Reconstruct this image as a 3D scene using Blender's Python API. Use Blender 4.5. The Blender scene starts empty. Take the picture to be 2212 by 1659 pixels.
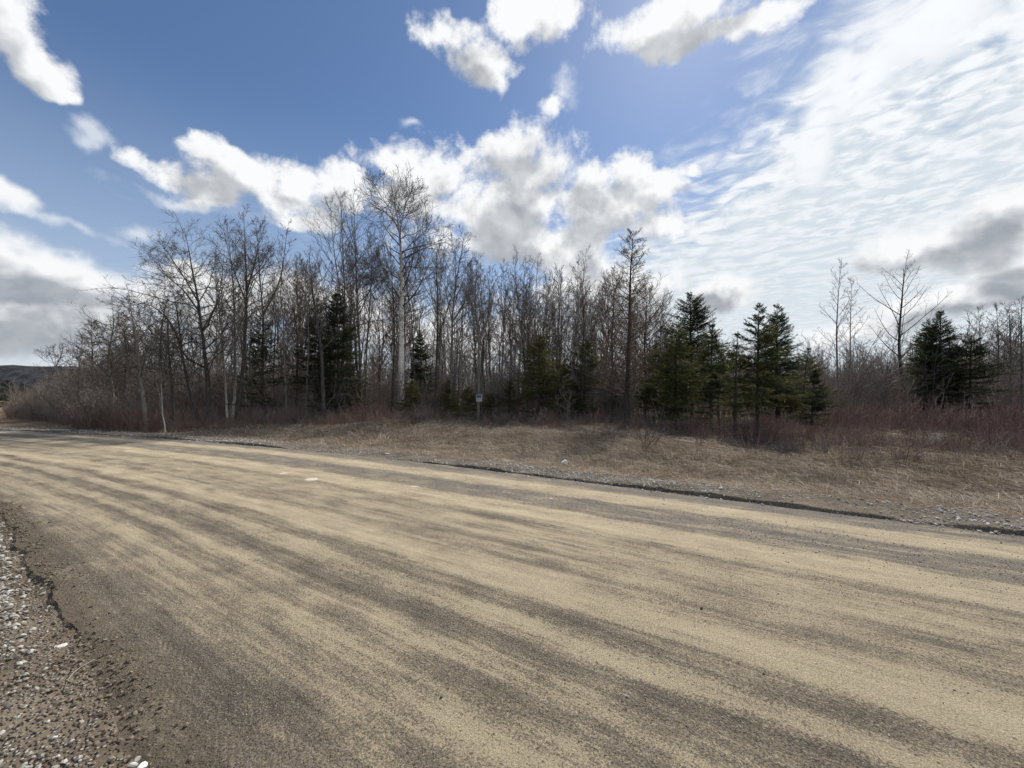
import bpy, math, random
import numpy as np
from mathutils import Vector, Matrix

D = bpy.data
scene = bpy.context.scene
rad = math.radians

# ------------------------------------------------------------------ camera
CAM_H = 1.6
PITCH = 2.10
cam_data = D.cameras.new('camera')
cam_data.sensor_width = 34.6
cam_data.lens = 13.0
cam_data.clip_start = 0.05
cam_data.clip_end = 8000
cam = D.objects.new('camera', cam_data)
scene.collection.objects.link(cam)
cam.location = (0, 0, CAM_H)
cam.rotation_euler = (rad(90 + PITCH), 0, 0)
scene.camera = cam
scene.render.resolution_x = 1024
scene.render.resolution_y = 768

F = 831.1                      # focal length in the pixels of a 2212 x 1659 picture
cp, sp = math.cos(rad(PITCH)), math.sin(rad(PITCH))
def pdir(px, py):
    """direction in the world of a point of the survey picture"""
    x = (px - 1106) / F
    y = (829.5 - py) / F
    v = np.array([x, cp - y * sp, sp + y * cp])
    return v / np.linalg.norm(v)
def azel(px, py):
    v = pdir(px, py)
    return math.atan2(v[0], v[1]), math.asin(v[2])
def on_ground(px, py):
    v = pdir(px, py)
    t = CAM_H / -v[2]
    return np.array([v[0] * t, v[1] * t, 0.0])
def at_depth(px, py, Y):
    v = pdir(px, py)
    return np.array([v[0], v[1], v[2]]) * (Y / v[1]) + np.array([0, 0, CAM_H])

# ------------------------------------------------------------------ sun
SUN_AZ, SUN_EL = rad(27.0), rad(47.0)
sd = D.lights.new('sun', 'SUN')
sd.energy = 5.0
sd.angle = rad(0.53)
sd.color = (1.0, 0.94, 0.85)
so = D.objects.new('sun', sd)
scene.collection.objects.link(so)
sun_vec = Vector((math.sin(SUN_AZ) * math.cos(SUN_EL), math.cos(SUN_AZ) * math.cos(SUN_EL), math.sin(SUN_EL)))
so.rotation_euler = sun_vec.to_track_quat('Z', 'Y').to_euler()
so.location = (20, 40, 60)

scene.view_settings.view_transform = 'Standard'
scene.view_settings.look = 'None'
scene.view_settings.exposure = 0.10
scene.view_settings.gamma = 1.0

# ------------------------------------------------------------------ node helper
class NT:
    def __init__(s, tree):
        s.t = tree
        s.n = tree.nodes
        s.l = tree.links
    def put(s, node, idx, val):
        if val is None:
            return
        if isinstance(val, bpy.types.NodeSocket):
            s.l.new(val, node.inputs[idx])
        else:
            node.inputs[idx].default_value = val
    def m(s, op, a=None, b=None, c=None, clamp=False):
        n = s.n.new('ShaderNodeMath')
        n.operation = op
        n.use_clamp = clamp
        s.put(n, 0, a); s.put(n, 1, b); s.put(n, 2, c)
        return n.outputs[0]
    def v(s, op, a=None, b=None, c=None):
        n = s.n.new('ShaderNodeVectorMath')
        n.operation = op
        s.put(n, 0, a); s.put(n, 1, b); s.put(n, 2, c)
        return n.outputs['Value'] if op in ('DOT_PRODUCT', 'LENGTH', 'DISTANCE') else n.outputs[0]
    def ss(s, x, a, b, o0=0.0, o1=1.0):
        n = s.n.new('ShaderNodeMapRange')
        n.interpolation_type = 'SMOOTHSTEP'
        s.put(n, 0, x); s.put(n, 1, a); s.put(n, 2, b); s.put(n, 3, o0); s.put(n, 4, o1)
        return n.outputs[0]
    def lin(s, x, a, b, o0=0.0, o1=1.0):
        n = s.n.new('ShaderNodeMapRange')
        s.put(n, 0, x); s.put(n, 1, a); s.put(n, 2, b); s.put(n, 3, o0); s.put(n, 4, o1)
        return n.outputs[0]
    def noise(s, vec, scale, detail=4, rough=0.5, dist=0.0, lac=2.0, dim='3D', color=False):
        n = s.n.new('ShaderNodeTexNoise')
        n.noise_dimensions = dim
        s.put(n, 'Vector', vec); s.put(n, 'Scale', scale); s.put(n, 'Detail', detail)
        s.put(n, 'Roughness', rough); s.put(n, 'Distortion', dist); s.put(n, 'Lacunarity', lac)
        return n.outputs['Color'] if color else n.outputs[0]
    def voro(s, vec, scale, feature='F1', out='Distance', rnd=1.0):
        n = s.n.new('ShaderNodeTexVoronoi')
        n.feature = feature
        s.put(n, 'Vector', vec); s.put(n, 'Scale', scale); s.put(n, 'Randomness', rnd)
        return n.outputs[out]
    def mix(s, f, a, b, blend='MIX'):
        n = s.n.new('ShaderNodeMix')
        n.data_type = 'RGBA'
        n.blend_type = blend
        def cv(c):
            return c if isinstance(c, bpy.types.NodeSocket) or len(c) == 4 else (*c, 1)
        s.put(n, 0, f); s.put(n, 6, cv(a)); s.put(n, 7, cv(b))
        return n.outputs[2]
    def ramp(s, x, stops, interp='LINEAR'):
        n = s.n.new('ShaderNodeValToRGB')
        cr = n.color_ramp
        cr.interpolation = interp
        while len(cr.elements) < len(stops):
            cr.elements.new(0.5)
        for e, (p, c) in zip(cr.elements, stops):
            e.position = p
            e.color = (*c, 1) if len(c) == 3 else c
        s.put(n, 0, x)
        return n.outputs[0]
    def comb(s, x, y, z=0.0):
        n = s.n.new('ShaderNodeCombineXYZ')
        s.put(n, 0, x); s.put(n, 1, y); s.put(n, 2, z)
        return n.outputs[0]
    def sep(s, v):
        n = s.n.new('ShaderNodeSeparateXYZ')
        s.put(n, 0, v)
        return n.outputs

# ------------------------------------------------------------------ sky
world = D.worlds.new('World')
scene.world = world
world.use_nodes = True
W = NT(world.node_tree)
W.n.clear()
tc = W.n.new('ShaderNodeTexCoord')
dirv = tc.outputs['Generated']
sky = W.n.new('ShaderNodeTexSky')
sky.sky_type = 'NISHITA'
sky.sun_disc = False
sky.sun_elevation = SUN_EL
sky.sun_rotation = SUN_AZ
sky.altitude = 300
sky.air_density = 1.0
sky.dust_density = 0.3
sky.ozone_density = 2.5

S = W.sep(dirv)
az = W.m('ARCTAN2', S[0], S[1])
el = W.m('ARCSINE', S[2])
pv = W.comb(az, el, 0.0)

def blob_field(nt, p, blobs, k=0.35):
    acc = None
    for (cx, cy, rx, ry) in blobs:
        a, e = azel(cx, cy)
        a1, _ = azel(cx + rx, cy); a0, _ = azel(cx - rx, cy)
        _, e1 = azel(cx, cy - ry); _, e0 = azel(cx, cy + ry)
        sa, se = 2.0 / (a1 - a0), 2.0 / (e1 - e0)
        q = nt.v('MULTIPLY_ADD', p, (sa, se, 0), (-a * sa, -e * se, 0))
        r = nt.v('DOT_PRODUCT', q, q)
        acc = r if acc is None else nt.m('SMOOTH_MIN', acc, r, k)
    return acc

CUM = [
 # left corner cloud
 (0, 30, 120, 110), (40, 120, 95, 70), (85, 180, 62, 35),
 # top centre
 (985, 60, 90, 60), (1040, 120, 75, 60), (1150, 30, 130, 60), (1060, 165, 45, 40),
 (1470, 15, 190, 75), (1640, 20, 180, 55), (1520, 70, 90, 40),
 # wisps
 (1195, 240, 50, 40),
 # left bank
 (345, 368, 85, 38), (440, 345, 90, 46), (545, 385, 130, 66), (620, 420, 130, 66), (520, 355, 80, 46), (640, 380, 100, 50), (715, 400, 85, 55), (470, 420, 110, 48), (665, 470, 60, 30),
 # centre bank
 (875, 355, 95, 52), (960, 380, 130, 84), (1130, 320, 100, 84), (1190, 370, 110, 82), (1090, 455, 260, 85), (920, 430, 130, 60), (1270, 400, 70, 60),
 (1340, 385, 85, 58), (1475, 368, 45, 26), (1420, 410, 80, 48), (1290, 470, 200, 85), (1400, 500, 150, 60), (1180, 540, 240, 75), (1050, 520, 200, 60),
 # lower sky between trees
 (560, 670, 280, 70), (800, 690, 200, 70), (1280, 640, 220, 60), (1100, 730, 300, 50), (430, 610, 80, 34),
]
GREY = [
 # right hand grey cumulus, left hand grey bank
 (1960, 530, 120, 45), (2060, 530, 150, 66), (2160, 490, 150, 72), (2220, 560, 200, 70), (1560, 640, 75, 34), (2080, 650, 300, 36), (1850, 700, 150, 26),
 (20, 440, 60, 44), (120, 610, 190, 60), (30, 590, 160, 70), (90, 690, 350, 75),
]
WISP = [(205, 300, 75, 40), (890, 285, 40, 20), (1225, 215, 60, 55), (100, 490, 240, 24), (400, 440, 160, 22), (300, 500, 90, 30)]

RIP_DEG = -33.0
# drifting, torn edges: the places of all clouds are warped by two sizes of noise
wq = W.noise(dirv, 3.2, 2, 0.5, color=True)
wq2 = W.noise(W.v('ADD', dirv, (7.1, 3.3, 1.7)), 11.0, 3, 0.6, color=True)
pw = W.v('MULTIPLY_ADD', W.v('SUBTRACT', wq, (0.5, 0.5, 0.5)), (0.12, 0.10, 0), pv)
pw = W.v('MULTIPLY_ADD', W.v('SUBTRACT', wq2, (0.5, 0.5, 0.5)), (0.075, 0.075, 0), pw)
def field(off, blobs, nz, amp):
    p = W.v('ADD', pw, off) if off else pw
    f = W.m('SQRT', W.m('MAXIMUM', blob_field(W, p, blobs, 0.25), 0.0))
    return W.m('ADD', W.m('SUBTRACT', 1.0, f), W.m('MULTIPLY', nz, amp))
nz0 = W.m('SUBTRACT', W.noise(dirv, 7.0, 9, 0.62, 0.15), 0.5)
nz1 = W.m('SUBTRACT', W.noise(W.v('ADD', dirv, (0.012, 0.012, 0.035)), 7.0, 5, 0.55, 0.15), 0.5)
d0 = field(None, CUM, nz0, 3.5)
g0 = field(None, GREY, nz0, 2.2)
w0 = field(None, WISP, nz0, 3.4)
d1 = field((0.012, 0.042, 0), CUM, nz1, 2.6)
dg = field((0.01, 0.03, 0), GREY, nz1, 2.4)
alpha_c = W.m('MAXIMUM', W.ss(d0, -0.10, 0.48), W.m('MULTIPLY', W.ss(g0, -0.22, 0.55), 0.95))
shade_c = W.m('MULTIPLY', W.ss(d1, 0.12, 0.80), 0.66)
shade_g = W.m('MULTIPLY', W.ss(dg, -0.05, 0.75), 0.90)
shade = W.m('MAXIMUM', shade_c, shade_g)
fine = W.m('MULTIPLY', W.m('SUBTRACT', nz0, nz1), -1.0)
shade = W.m('ADD', shade, W.m('MULTIPLY', fine, 1.3), clamp=True)
cum_col = W.mix(shade, (9.0, 9.1, 9.2), (3.1, 3.35, 3.75))

# high rippled sheet: a flat layer overhead
zc = W.m('MAXIMUM', S[2], 0.03)
qx = W.m('DIVIDE', S[0], zc)
qy = W.m('DIVIDE', S[1], zc)
ang = rad(RIP_DEG)
ra = W.m('ADD', W.m('MULTIPLY', qx, math.cos(ang)), W.m('MULTIPLY', qy, math.sin(ang)))
rb = W.m('SUBTRACT', W.m('MULTIPLY', qy, math.cos(ang)), W.m('MULTIPLY', qx, math.sin(ang)))
lay = W.comb(ra, rb, 0.0)
rip = W.mix(W.ss(W.noise(W.comb(qx, qy, 4.0), 0.9, 2), 0.38, 0.62), W.noise(W.comb(W.m('MULTIPLY', ra, 0.9), rb, 0.0), 12.0, 3, 0.55, 0.4), W.noise(W.comb(W.m('MULTIPLY', ra, 0.7), rb, 0.0), 7.5, 4, 0.55, 0.6))
rip2 = W.noise(lay, 1.1, 4, 0.55, 0.3)
# edge of the sheet, running up to the right
a1, e1 = azel(1790, 30); a2, e2 = azel(1455, 440)
nx, ny = (e1 - e2), -(a1 - a2)
ln = math.hypot(nx, ny); nx, ny = nx / ln, ny / ln
side = W.v('DOT_PRODUCT', pv, (nx, ny, 0))
side = W.m('SUBTRACT', side, a2 * nx + e2 * ny)
side = W.m('ADD', side, W.m('MULTIPLY', W.m('SUBTRACT', rip2, 0.5), 0.22))
sheet = W.ss(side, -0.03, 0.16)
low = W.ss(el, rad(33), rad(16))
band = blob_field(W, pw, [(1960, 30, 130, 150), (1850, 150, 70, 110), (1770, 290, 45, 90), (2190, 20, 40, 110)], 0.8)
band = W.m('MULTIPLY', W.ss(band, 2.6, 0.1), W.ss(rip2, 0.25, 0.55, 0.55, 1.0))
cover = W.m('ADD', W.m('MULTIPLY', sheet, 0.34), W.m('MULTIPLY', W.m('SUBTRACT', rip2, 0.5), 0.55))
cover = W.m('ADD', cover, W.m('MULTIPLY', band, 0.20))
cover = W.m('ADD', cover, W.m('MULTIPLY', low, 0.22))
a_rip = W.ss(W.m('ADD', W.m('MULTIPLY_ADD', W.m('SUBTRACT', rip, 0.5), 1.35, 0.5), cover), 0.22, 0.90)
a_rip = W.m('MAXIMUM', a_rip, W.ss(el, rad(30), rad(12), 0.0, 0.9))
a_sheet = W.m('MULTIPLY', a_rip, W.ss(W.m('ADD', side, W.m('MULTIPLY', W.m('SUBTRACT', rip, 0.5), 0.35)), -0.10, 0.12))
sheet_col = W.mix(W.m('MAXIMUM', W.m('MULTIPLY', band, 0.9), W.m('MULTIPLY', W.ss(rip, 0.40, 0.62, 0.0, 0.8), W.ss(el, rad(12), rad(28), 0.45, 1.0))), (6.3, 7.0, 7.6), (9.4, 9.5, 9.7))
# thin white veil near the horizon and round the left
veil = W.m('MULTIPLY', W.ss(el, rad(19), rad(2)), W.ss(W.noise(W.comb(az, W.m('MULTIPLY', el, 4.0), 0.0), 2.2, 5, 0.55), 0.28, 0.58))
veil = W.m('MULTIPLY', veil, 0.85)
cir = W.m('MULTIPLY', W.ss(W.noise(W.comb(W.m('ADD', az, W.m('MULTIPLY', el, 2.0)), W.m('MULTIPLY', el, 5.5), 3.0), 2.3, 5, 0.6, 0.4), 0.52, 0.75), W.ss(el, rad(28), rad(14)))
cir = W.m('MULTIPLY', cir, 0.7)

blue = W.mix(1.0, sky.outputs[0], (0.82, 0.90, 0.99), 'MULTIPLY')
blue = W.mix(W.m('MULTIPLY', W.ss(el, rad(36), rad(6)), 0.62), blue, (4.6, 5.6, 7.0))
c = W.mix(W.m('MAXIMUM', veil, cir), blue, (6.6, 7.1, 7.6))
c = W.mix(a_sheet, c, sheet_col)
c = W.mix(W.m('MULTIPLY', W.ss(w0, 0.0, 1.0), 0.62), c, (8.6, 8.9, 9.2))
c = W.mix(alpha_c, c, cum_col)
bg = W.n.new('ShaderNodeBackground')
W.put(bg, 0, c)
bg.inputs[1].default_value = 0.1
wo = W.n.new('ShaderNodeOutputWorld')
W.l.new(bg.outputs[0], wo.inputs[0])
world.cycles.sampling_method = 'MANUAL'
world.cycles.sample_map_resolution = 512

# ------------------------------------------------------------------ object helpers
def link(o, parent=None):
    scene.collection.objects.link(o)
    if parent is not None:
        o.parent = parent
    return o
def tag(o, label=None, cat=None, group=None, kind=None):
    if label: o['label'] = label
    if cat: o['category'] = cat
    if group: o['group'] = group
    if kind: o['kind'] = kind
    return o
def empty(name, loc, rz=0.0, sc=1.0):
    o = D.objects.new(name, None)
    o.empty_display_size = 0.3
    o.location = loc
    o.rotation_euler = (0, 0, rz)
    o.scale = (sc, sc, sc) if not hasattr(sc, '__len__') else sc
    return link(o)
def mesh_from(name, verts, quads=None, tris=None, mat=None, smooth=False, attrs=None):
    me = D.meshes.new(name)
    verts = np.asarray(verts, dtype=np.float32).reshape(-1, 3)
    lp, st = [], []
    off = 0
    for f, k in ((quads, 4), (tris, 3)):
        if f is not None and len(f):
            f = np.asarray(f, dtype=np.int32).reshape(-1, k)
            lp.append(f.ravel())
            st.append(off + np.arange(len(f), dtype=np.int32) * k)
            off += f.size
    lp = np.concatenate(lp); st = np.concatenate(st)
    me.vertices.add(len(verts)); me.vertices.foreach_set('co', verts.ravel())
    me.loops.add(len(lp)); me.loops.foreach_set('vertex_index', lp)
    me.polygons.add(len(st)); me.polygons.foreach_set('loop_start', st)
    me.update(calc_edges=True)
    me.polygons.foreach_set('use_smooth', np.full(len(st), smooth, dtype=bool))
    if attrs:
        for an, av in attrs.items():
            a = me.attributes.new(an, 'FLOAT', 'POINT')
            a.data.foreach_set('value', np.asarray(av, dtype=np.float32))
    if mat: me.materials.append(mat)
    return me
def obj(name, me, parent=None):
    o = D.objects.new(name, me)
    return link(o, parent)

class Geo:
    """collects quads and triangles of one mesh"""
    def __init__(s):
        s.v, s.q, s.t, s.a, s.n = [], [], [], [], 0
    def add(s, v, q=None, t=None, a=None):
        v = np.asarray(v, dtype=np.float32).reshape(-1, 3)
        if q is not None and len(q): s.q.append(np.asarray(q, dtype=np.int64).reshape(-1, 4) + s.n)
        if t is not None and len(t): s.t.append(np.asarray(t, dtype=np.int64).reshape(-1, 3) + s.n)
        s.v.append(v)
        s.a.append(np.zeros(len(v)) if a is None else (np.full(len(v), a) if np.isscalar(a) else np.asarray(a).ravel()))
        s.n += len(v)
    def arrays(s):
        v = np.concatenate(s.v)
        q = np.concatenate(s.q) if s.q else None
        t = np.concatenate(s.t) if s.t else None
        return v, q, t, np.concatenate(s.a)
    def mesh(s, name, mat, smooth=False, origin=None):
        v, q, t, a = s.arrays()
        if origin is not None: v = v - np.asarray(origin, dtype=np.float32)
        return mesh_from(name, v, q, t, mat, smooth, {'var': a})

def norm(v):
    return v / np.maximum(np.linalg.norm(v, axis=-1, keepdims=True), 1e-9)

def tubes(geo, P, R, sides=4, rng=None, var=None):
    """P (M,n,3), R (M,n): one tube for each of the M chains"""
    M, n, _ = P.shape
    T = np.empty_like(P)
    T[:, 1:-1] = P[:, 2:] - P[:, :-2]
    T[:, 0] = P[:, 1] - P[:, 0]
    T[:, -1] = P[:, -1] - P[:, -2]
    T = norm(T)
    mean = norm(P[:, -1] - P[:, 0])
    ref = np.where(np.abs(mean[:, 2:3]) > 0.7, np.array([[1.0, 0.13, 0]]), np.array([[0.1, 0.05, 1.0]]))
    ref = np.repeat(ref[:, None, :], n, axis=1)
    A = norm(np.cross(T, ref))
    B = np.cross(T, A)
    th = np.arange(sides) / sides * 2 * math.pi
    V = P[:, :, None, :] + R[:, :, None, None] * (np.cos(th)[None, None, :, None] * A[:, :, None, :] + np.sin(th)[None, None, :, None] * B[:, :, None, :])
    base = (np.arange(M) * n * sides)[:, None, None]
    i = (np.arange(n - 1) * sides)[None, :, None]
    j = np.arange(sides)[None, None, :]
    j2 = (j + 1) % sides
    Q = np.stack([base + i + j, base + i + j2, base + i + sides + j2, base + i + sides + j], axis=-1)
    if var is None:
        a = np.repeat(rng.random(M), n * sides) if rng is not None else np.zeros(M * n * sides)
    else:
        a = np.repeat(np.broadcast_to(var, (M,)), n * sides)
    geo.add(V.reshape(-1, 3), Q.reshape(-1, 4), None, a)

def chains(start, d, L, r0, r1, n, up, wob, rng, power=1.0):
    """M chains from start (M,3) along d (M,3)"""
    M = len(start)
    t = np.linspace(0, 1, n)
    d = norm(d)
    cum = np.cumsum(rng.normal(0, 1, (M, n, 3)), axis=1) * wob / math.sqrt(n)
    upv = np.zeros((M, n, 3)); upv[:, :, 2] = np.asarray(up).reshape(-1, 1) * t[None, :]
    dirs = norm(d[:, None, :] + cum + upv)
    seg = np.asarray(L).reshape(-1, 1, 1) / (n - 1)
    P = start[:, None, :] + np.concatenate([np.zeros((M, 1, 3)), np.cumsum(dirs[:, :-1] * seg, axis=1)], axis=1)
    R = np.asarray(r0).reshape(-1, 1) + (np.asarray(r1).reshape(-1, 1) - np.asarray(r0).reshape(-1, 1)) * (t[None, :] ** power)
    return P, np.broadcast_to(R, (M, n)).copy()

def children(P, R, K, tmin, tmax, ang, angj, rng, spiral=True):
    """K children points for every chain: positions, directions, parent radius, t"""
    M, n, _ = P.shape
    t = (np.arange(K)[None, :] + rng.random((M, K))) / K
    t = tmin + (tmax - tmin) * t
    x = t * (n - 1)
    i = np.minimum(x.astype(int), n - 2)
    f = (x - i)[..., None]
    m = np.arange(M)[:, None]
    a, b = P[m, i], P[m, i + 1]
    pos = a * (1 - f) + b * f
    T = norm(b - a)
    r = R[m, i] * (1 - f[..., 0]) + R[m, i + 1] * f[..., 0]
    phi = (np.arange(K)[None, :] * 2.39996 + rng.random((M, 1)) * 6.28 + rng.normal(0, .5, (M, K))) if spiral else rng.random((M, K)) * 6.28
    ref = np.where(np.abs(T[..., 2:3]) > 0.8, np.array([1.0, 0, 0]), np.array([0, 0, 1.0]))
    A = norm(np.cross(T, ref)); B = np.cross(T, A)
    an = ang + rng.normal(0, angj, (M, K))
    d = T * np.cos(an)[..., None] + (A * np.cos(phi)[..., None] + B * np.sin(phi)[..., None]) * np.sin(an)[..., None]
    return pos.reshape(-1, 3), d.reshape(-1, 3), r.reshape(-1), t.reshape(-1), np.repeat(np.arange(M), K)

def spline(pts, n):
    pts = np.asarray(pts, dtype=float)
    d = np.concatenate([[0], np.cumsum(np.linalg.norm(np.diff(pts, axis=0), axis=1))])
    x = np.linspace(0, d[-1], n)
    P = np.stack([np.interp(x, d, pts[:, k]) for k in range(3)], axis=1)
    for _ in range(2):                      # round the corners
        P[1:-1] = 0.25 * P[:-2] + 0.5 * P[1:-1] + 0.25 * P[2:]
    return P

# ------------------------------------------------------------------ the road's own coordinates
RC, RS = 0.853, 0.522
def bend(u):
    u = np.asarray(u, dtype=float)
    a = np.clip(u - 5, 0, 25)
    return -0.0055 * a * a - 0.275 * np.clip(u - 30, 0, None)
def P_uw(u, w):
    vv = w + bend(u)
    return -RC * u + RS * vv, RS * u + RC * vv
def uw(x, y):
    u = -RC * x + RS * y
    return u, RS * x + RC * y - bend(u)
def near_edge(u):
    return 0.58 + 0.055 * np.clip(np.asarray(u, dtype=float) - 1.5, -3, 12)
W_FAR = 7.05

_rg = np.random.default_rng(5)
_pk = [(_rg.normal(0, 1, 2), _rg.random() * 6.28) for _ in range(24)]
def wav(x, y, scale, k0=0, k=8):
    s = 0
    for (kv, ph) in _pk[k0:k0 + k]:
        s = s + np.sin((x * kv[0] + y * kv[1]) * scale + ph)
    return s / math.sqrt(k)
def smooth(x, a, b):
    t = np.clip((x - a) / (b - a), 0, 1)
    return t * t * (3 - 2 * t)
def ground_z(u, w):
    """height of the ground outside the road (and a bed below the road)"""
    ne = near_edge(u)
    x, y = u, w
    z = 0.02 * wav(x, y, 0.9) + 0.012 * wav(x, y, 3.1, 8) * smooth(w, 7.5, 9)
    far = w > W_FAR - 0.2
    z = np.where(far, z + 0.03 + 0.055 * np.exp(-((w - 7.28) / 0.22) ** 2) - 0.10 * smooth(w, 7.5, 9.0) + 0.08 * smooth(w, 9.5, 13), z)
    z = np.where(far, z - 0.11 * (1 - smooth(w, 7.75, 8.15)), z)
    z = np.where(~far, z * 0.4 - 0.030 - 0.035 * smooth(ne - w, 0.3, 1.6) - (0.004 + 0.034 * smooth(u, 3.2, 4.6)) * np.exp(-((ne - w - .05) / .07) ** 2), z)
    under = (w > ne + 0.08) & (w < W_FAR - 0.03)
    z = np.where(under, -0.16, z)
    return z
def gz(x, y):
    u, w = uw(x, y)
    return float(ground_z(np.array(u), np.array(w)))

# ------------------------------------------------------------------ materials
def material(name, rough=0.9, spec=0.2):
    m = D.materials.new(name)
    m.use_nodes = True
    nt = NT(m.node_tree)
    b = m.node_tree.nodes['Principled BSDF']
    b.inputs['Roughness'].default_value = rough
    b.inputs['Specular IOR Level'].default_value = spec
    return m, nt, b
def translucent(nt, b, col, f):
    tr = nt.n.new('ShaderNodeBsdfTranslucent')
    nt.put(tr, 'Color', col)
    mx = nt.n.new('ShaderNodeMixShader')
    mx.inputs[0].default_value = f
    out = [x for x in nt.n if x.type == 'OUTPUT_MATERIAL'][0]
    nt.l.new(b.outputs[0], mx.inputs[1]); nt.l.new(tr.outputs[0], mx.inputs[2]); nt.l.new(mx.outputs[0], out.inputs[0])
def attr(nt, name):
    n = nt.n.new('ShaderNodeAttribute')
    n.attribute_name = name
    return n
def objco(nt):
    return nt.n.new('ShaderNodeTexCoord').outputs['Object']
def geopos(nt):
    return nt.n.new('ShaderNodeNewGeometry').outputs['Position']
def bump(nt, h, strength, dist, b):
    n = nt.n.new('ShaderNodeBump')
    n.inputs['Strength'].default_value = strength
    n.inputs['Distance'].default_value = dist
    nt.put(n, 'Height', h)
    nt.l.new(n.outputs[0], b.inputs['Normal'])

def bark(name, c1, c2, c3=None):
    m, nt, b = material(name)
    co = objco(nt)
    n = nt.noise(nt.v('MULTIPLY', co, (1, 1, 0.35)), 9, 5, 0.6)
    col = nt.mix(nt.ss(n, 0.35, 0.68), c1, c2)
    v = attr(nt, 'var').outputs['Fac']
    col = nt.mix(nt.m('MULTIPLY', v, 0.6), col, c3 or c2)
    nt.put(b, 'Base Color', col)
    bump(nt, n, 0.6, 0.03, b)
    return m
M_bark = bark('grey_bark', (0.085, 0.075, 0.065), (0.20, 0.18, 0.16))
M_dark = bark('dark_bark', (0.035, 0.030, 0.027), (0.085, 0.075, 0.068))
M_twig = bark('twig_bark', (0.075, 0.062, 0.052), (0.15, 0.13, 0.115))
M_twig_pale = bark('pale_twig_bark', (0.14, 0.12, 0.11), (0.30, 0.27, 0.25))
M_twig_warm = bark('warm_twig_bark', (0.085, 0.055, 0.04), (0.16, 0.115, 0.09))
M_red = bark('red_stem_bark', (0.115, 0.060, 0.052), (0.20, 0.130, 0.115), (0.29, 0.225, 0.19))
M_brush = bark('brush_stem_bark', (0.095, 0.074, 0.064), (0.21, 0.175, 0.155), (0.31, 0.275, 0.25))

def birch_bark(name, upper, tone=1.0):
    m, nt, b = material(name, 0.7)
    co = objco(nt)
    z = nt.sep(co)[2]
    n = nt.noise(nt.v('MULTIPLY', co, (1.2, 1.2, 3.5)), 3.2, 5, 0.6)
    marks = nt.noise(nt.v('MULTIPLY', co, (1.0, 1.0, 6.0)), 2.4, 4, 0.65)
    col = nt.mix(nt.ss(n, 0.4, 0.7), (0.86, 0.84, 0.79), (0.66, 0.64, 0.59))
    col = nt.mix(nt.ss(marks, 0.60, 0.66), col, (0.05, 0.045, 0.04))
    up = nt.ss(nt.m('ADD', z, nt.m('MULTIPLY', n, 2.0)), upper, upper + 4.5)
    col = nt.mix(nt.m('MULTIPLY', up, 0.85), col, (0.21, 0.19, 0.16))
    nt.put(b, 'Base Color', col)
    if tone != 1.0:
        nt.put(b, 'Base Color', nt.mix(1.0, col, (tone, tone, tone), 'MULTIPLY'))
    bump(nt, marks, 0.3, 0.02, b)
    return m
M_birch = birch_bark('birch_bark', 9.0)
M_aspen = birch_bark('aspen_bark', 0.6, 0.6)

def needle_mat(name, c1, c2, c3):
    m, nt, b = material(name, 0.65, 0.3)
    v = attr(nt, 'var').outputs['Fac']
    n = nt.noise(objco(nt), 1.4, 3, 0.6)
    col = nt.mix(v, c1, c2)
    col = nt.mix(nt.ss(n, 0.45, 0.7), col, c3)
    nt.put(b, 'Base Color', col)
    translucent(nt, b, nt.mix(1.0, col, (1.25, 1.15, 0.65), 'MULTIPLY'), 0.32)
    return m
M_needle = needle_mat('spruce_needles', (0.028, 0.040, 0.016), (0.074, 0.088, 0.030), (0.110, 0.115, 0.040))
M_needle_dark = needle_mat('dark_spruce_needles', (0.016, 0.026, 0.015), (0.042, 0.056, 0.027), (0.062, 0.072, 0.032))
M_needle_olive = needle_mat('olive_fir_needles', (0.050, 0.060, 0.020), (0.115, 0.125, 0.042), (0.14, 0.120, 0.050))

def grass_mat():
    m, nt, b = material('dry_grass', 0.8, 0.25)
    v = attr(nt, 'var').outputs['Fac']
    n = nt.noise(geopos(nt), 0.9, 5, 0.7)
    col = nt.ramp(v, [(0.0, (0.13, 0.095, 0.065)), (0.3, (0.26, 0.212, 0.16)), (0.65, (0.40, 0.34, 0.262)), (1.0, (0.62, 0.56, 0.46))])
    col = nt.mix(nt.m('MULTIPLY', nt.ss(n, 0.45, 0.62), 0.6), col, (0.155, 0.115, 0.09))
    nt.put(b, 'Base Color', col)
    translucent(nt, b, col, 0.35)
    return m
M_grass = grass_mat()

def stone_mat(name, stops):
    m, nt, b = material(name, 0.8, 0.3)
    v = attr(nt, 'var').outputs['Fac']
    col = nt.ramp(v, stops)
    n = nt.noise(geopos(nt), 60, 3, 0.6)
    col = nt.mix(nt.m('MULTIPLY', n, 0.2), col, (0.16, 0.135, 0.11))
    nt.put(b, 'Base Color', col)
    return m
M_stone = stone_mat('shoulder_stone', [(0, (0.13, 0.115, 0.095)), (0.35, (0.28, 0.255, 0.22)), (0.7, (0.40, 0.38, 0.345)), (1.0, (0.56, 0.545, 0.51))])
M_grit = stone_mat('road_grit', [(0, (0.06, 0.052, 0.045)), (0.5, (0.15, 0.135, 0.115)), (0.85, (0.24, 0.22, 0.19)), (1.0, (0.50, 0.47, 0.42))])
M_dust = stone_mat('pale_dust', [(0, (0.50, 0.45, 0.35)), (1.0, (0.60, 0.55, 0.44))])
M_clod = stone_mat('soil_clod', [(0, (0.07, 0.055, 0.04)), (0.6, (0.15, 0.12, 0.088)), (1.0, (0.25, 0.20, 0.145))])
M_white_stone = stone_mat('white_stone', [(0, (0.58, 0.56, 0.52)), (1, (0.72, 0.70, 0.66))])
M_grey_stone = stone_mat('grey_stone', [(0, (0.30, 0.29, 0.27)), (1, (0.40, 0.38, 0.36))])
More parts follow.
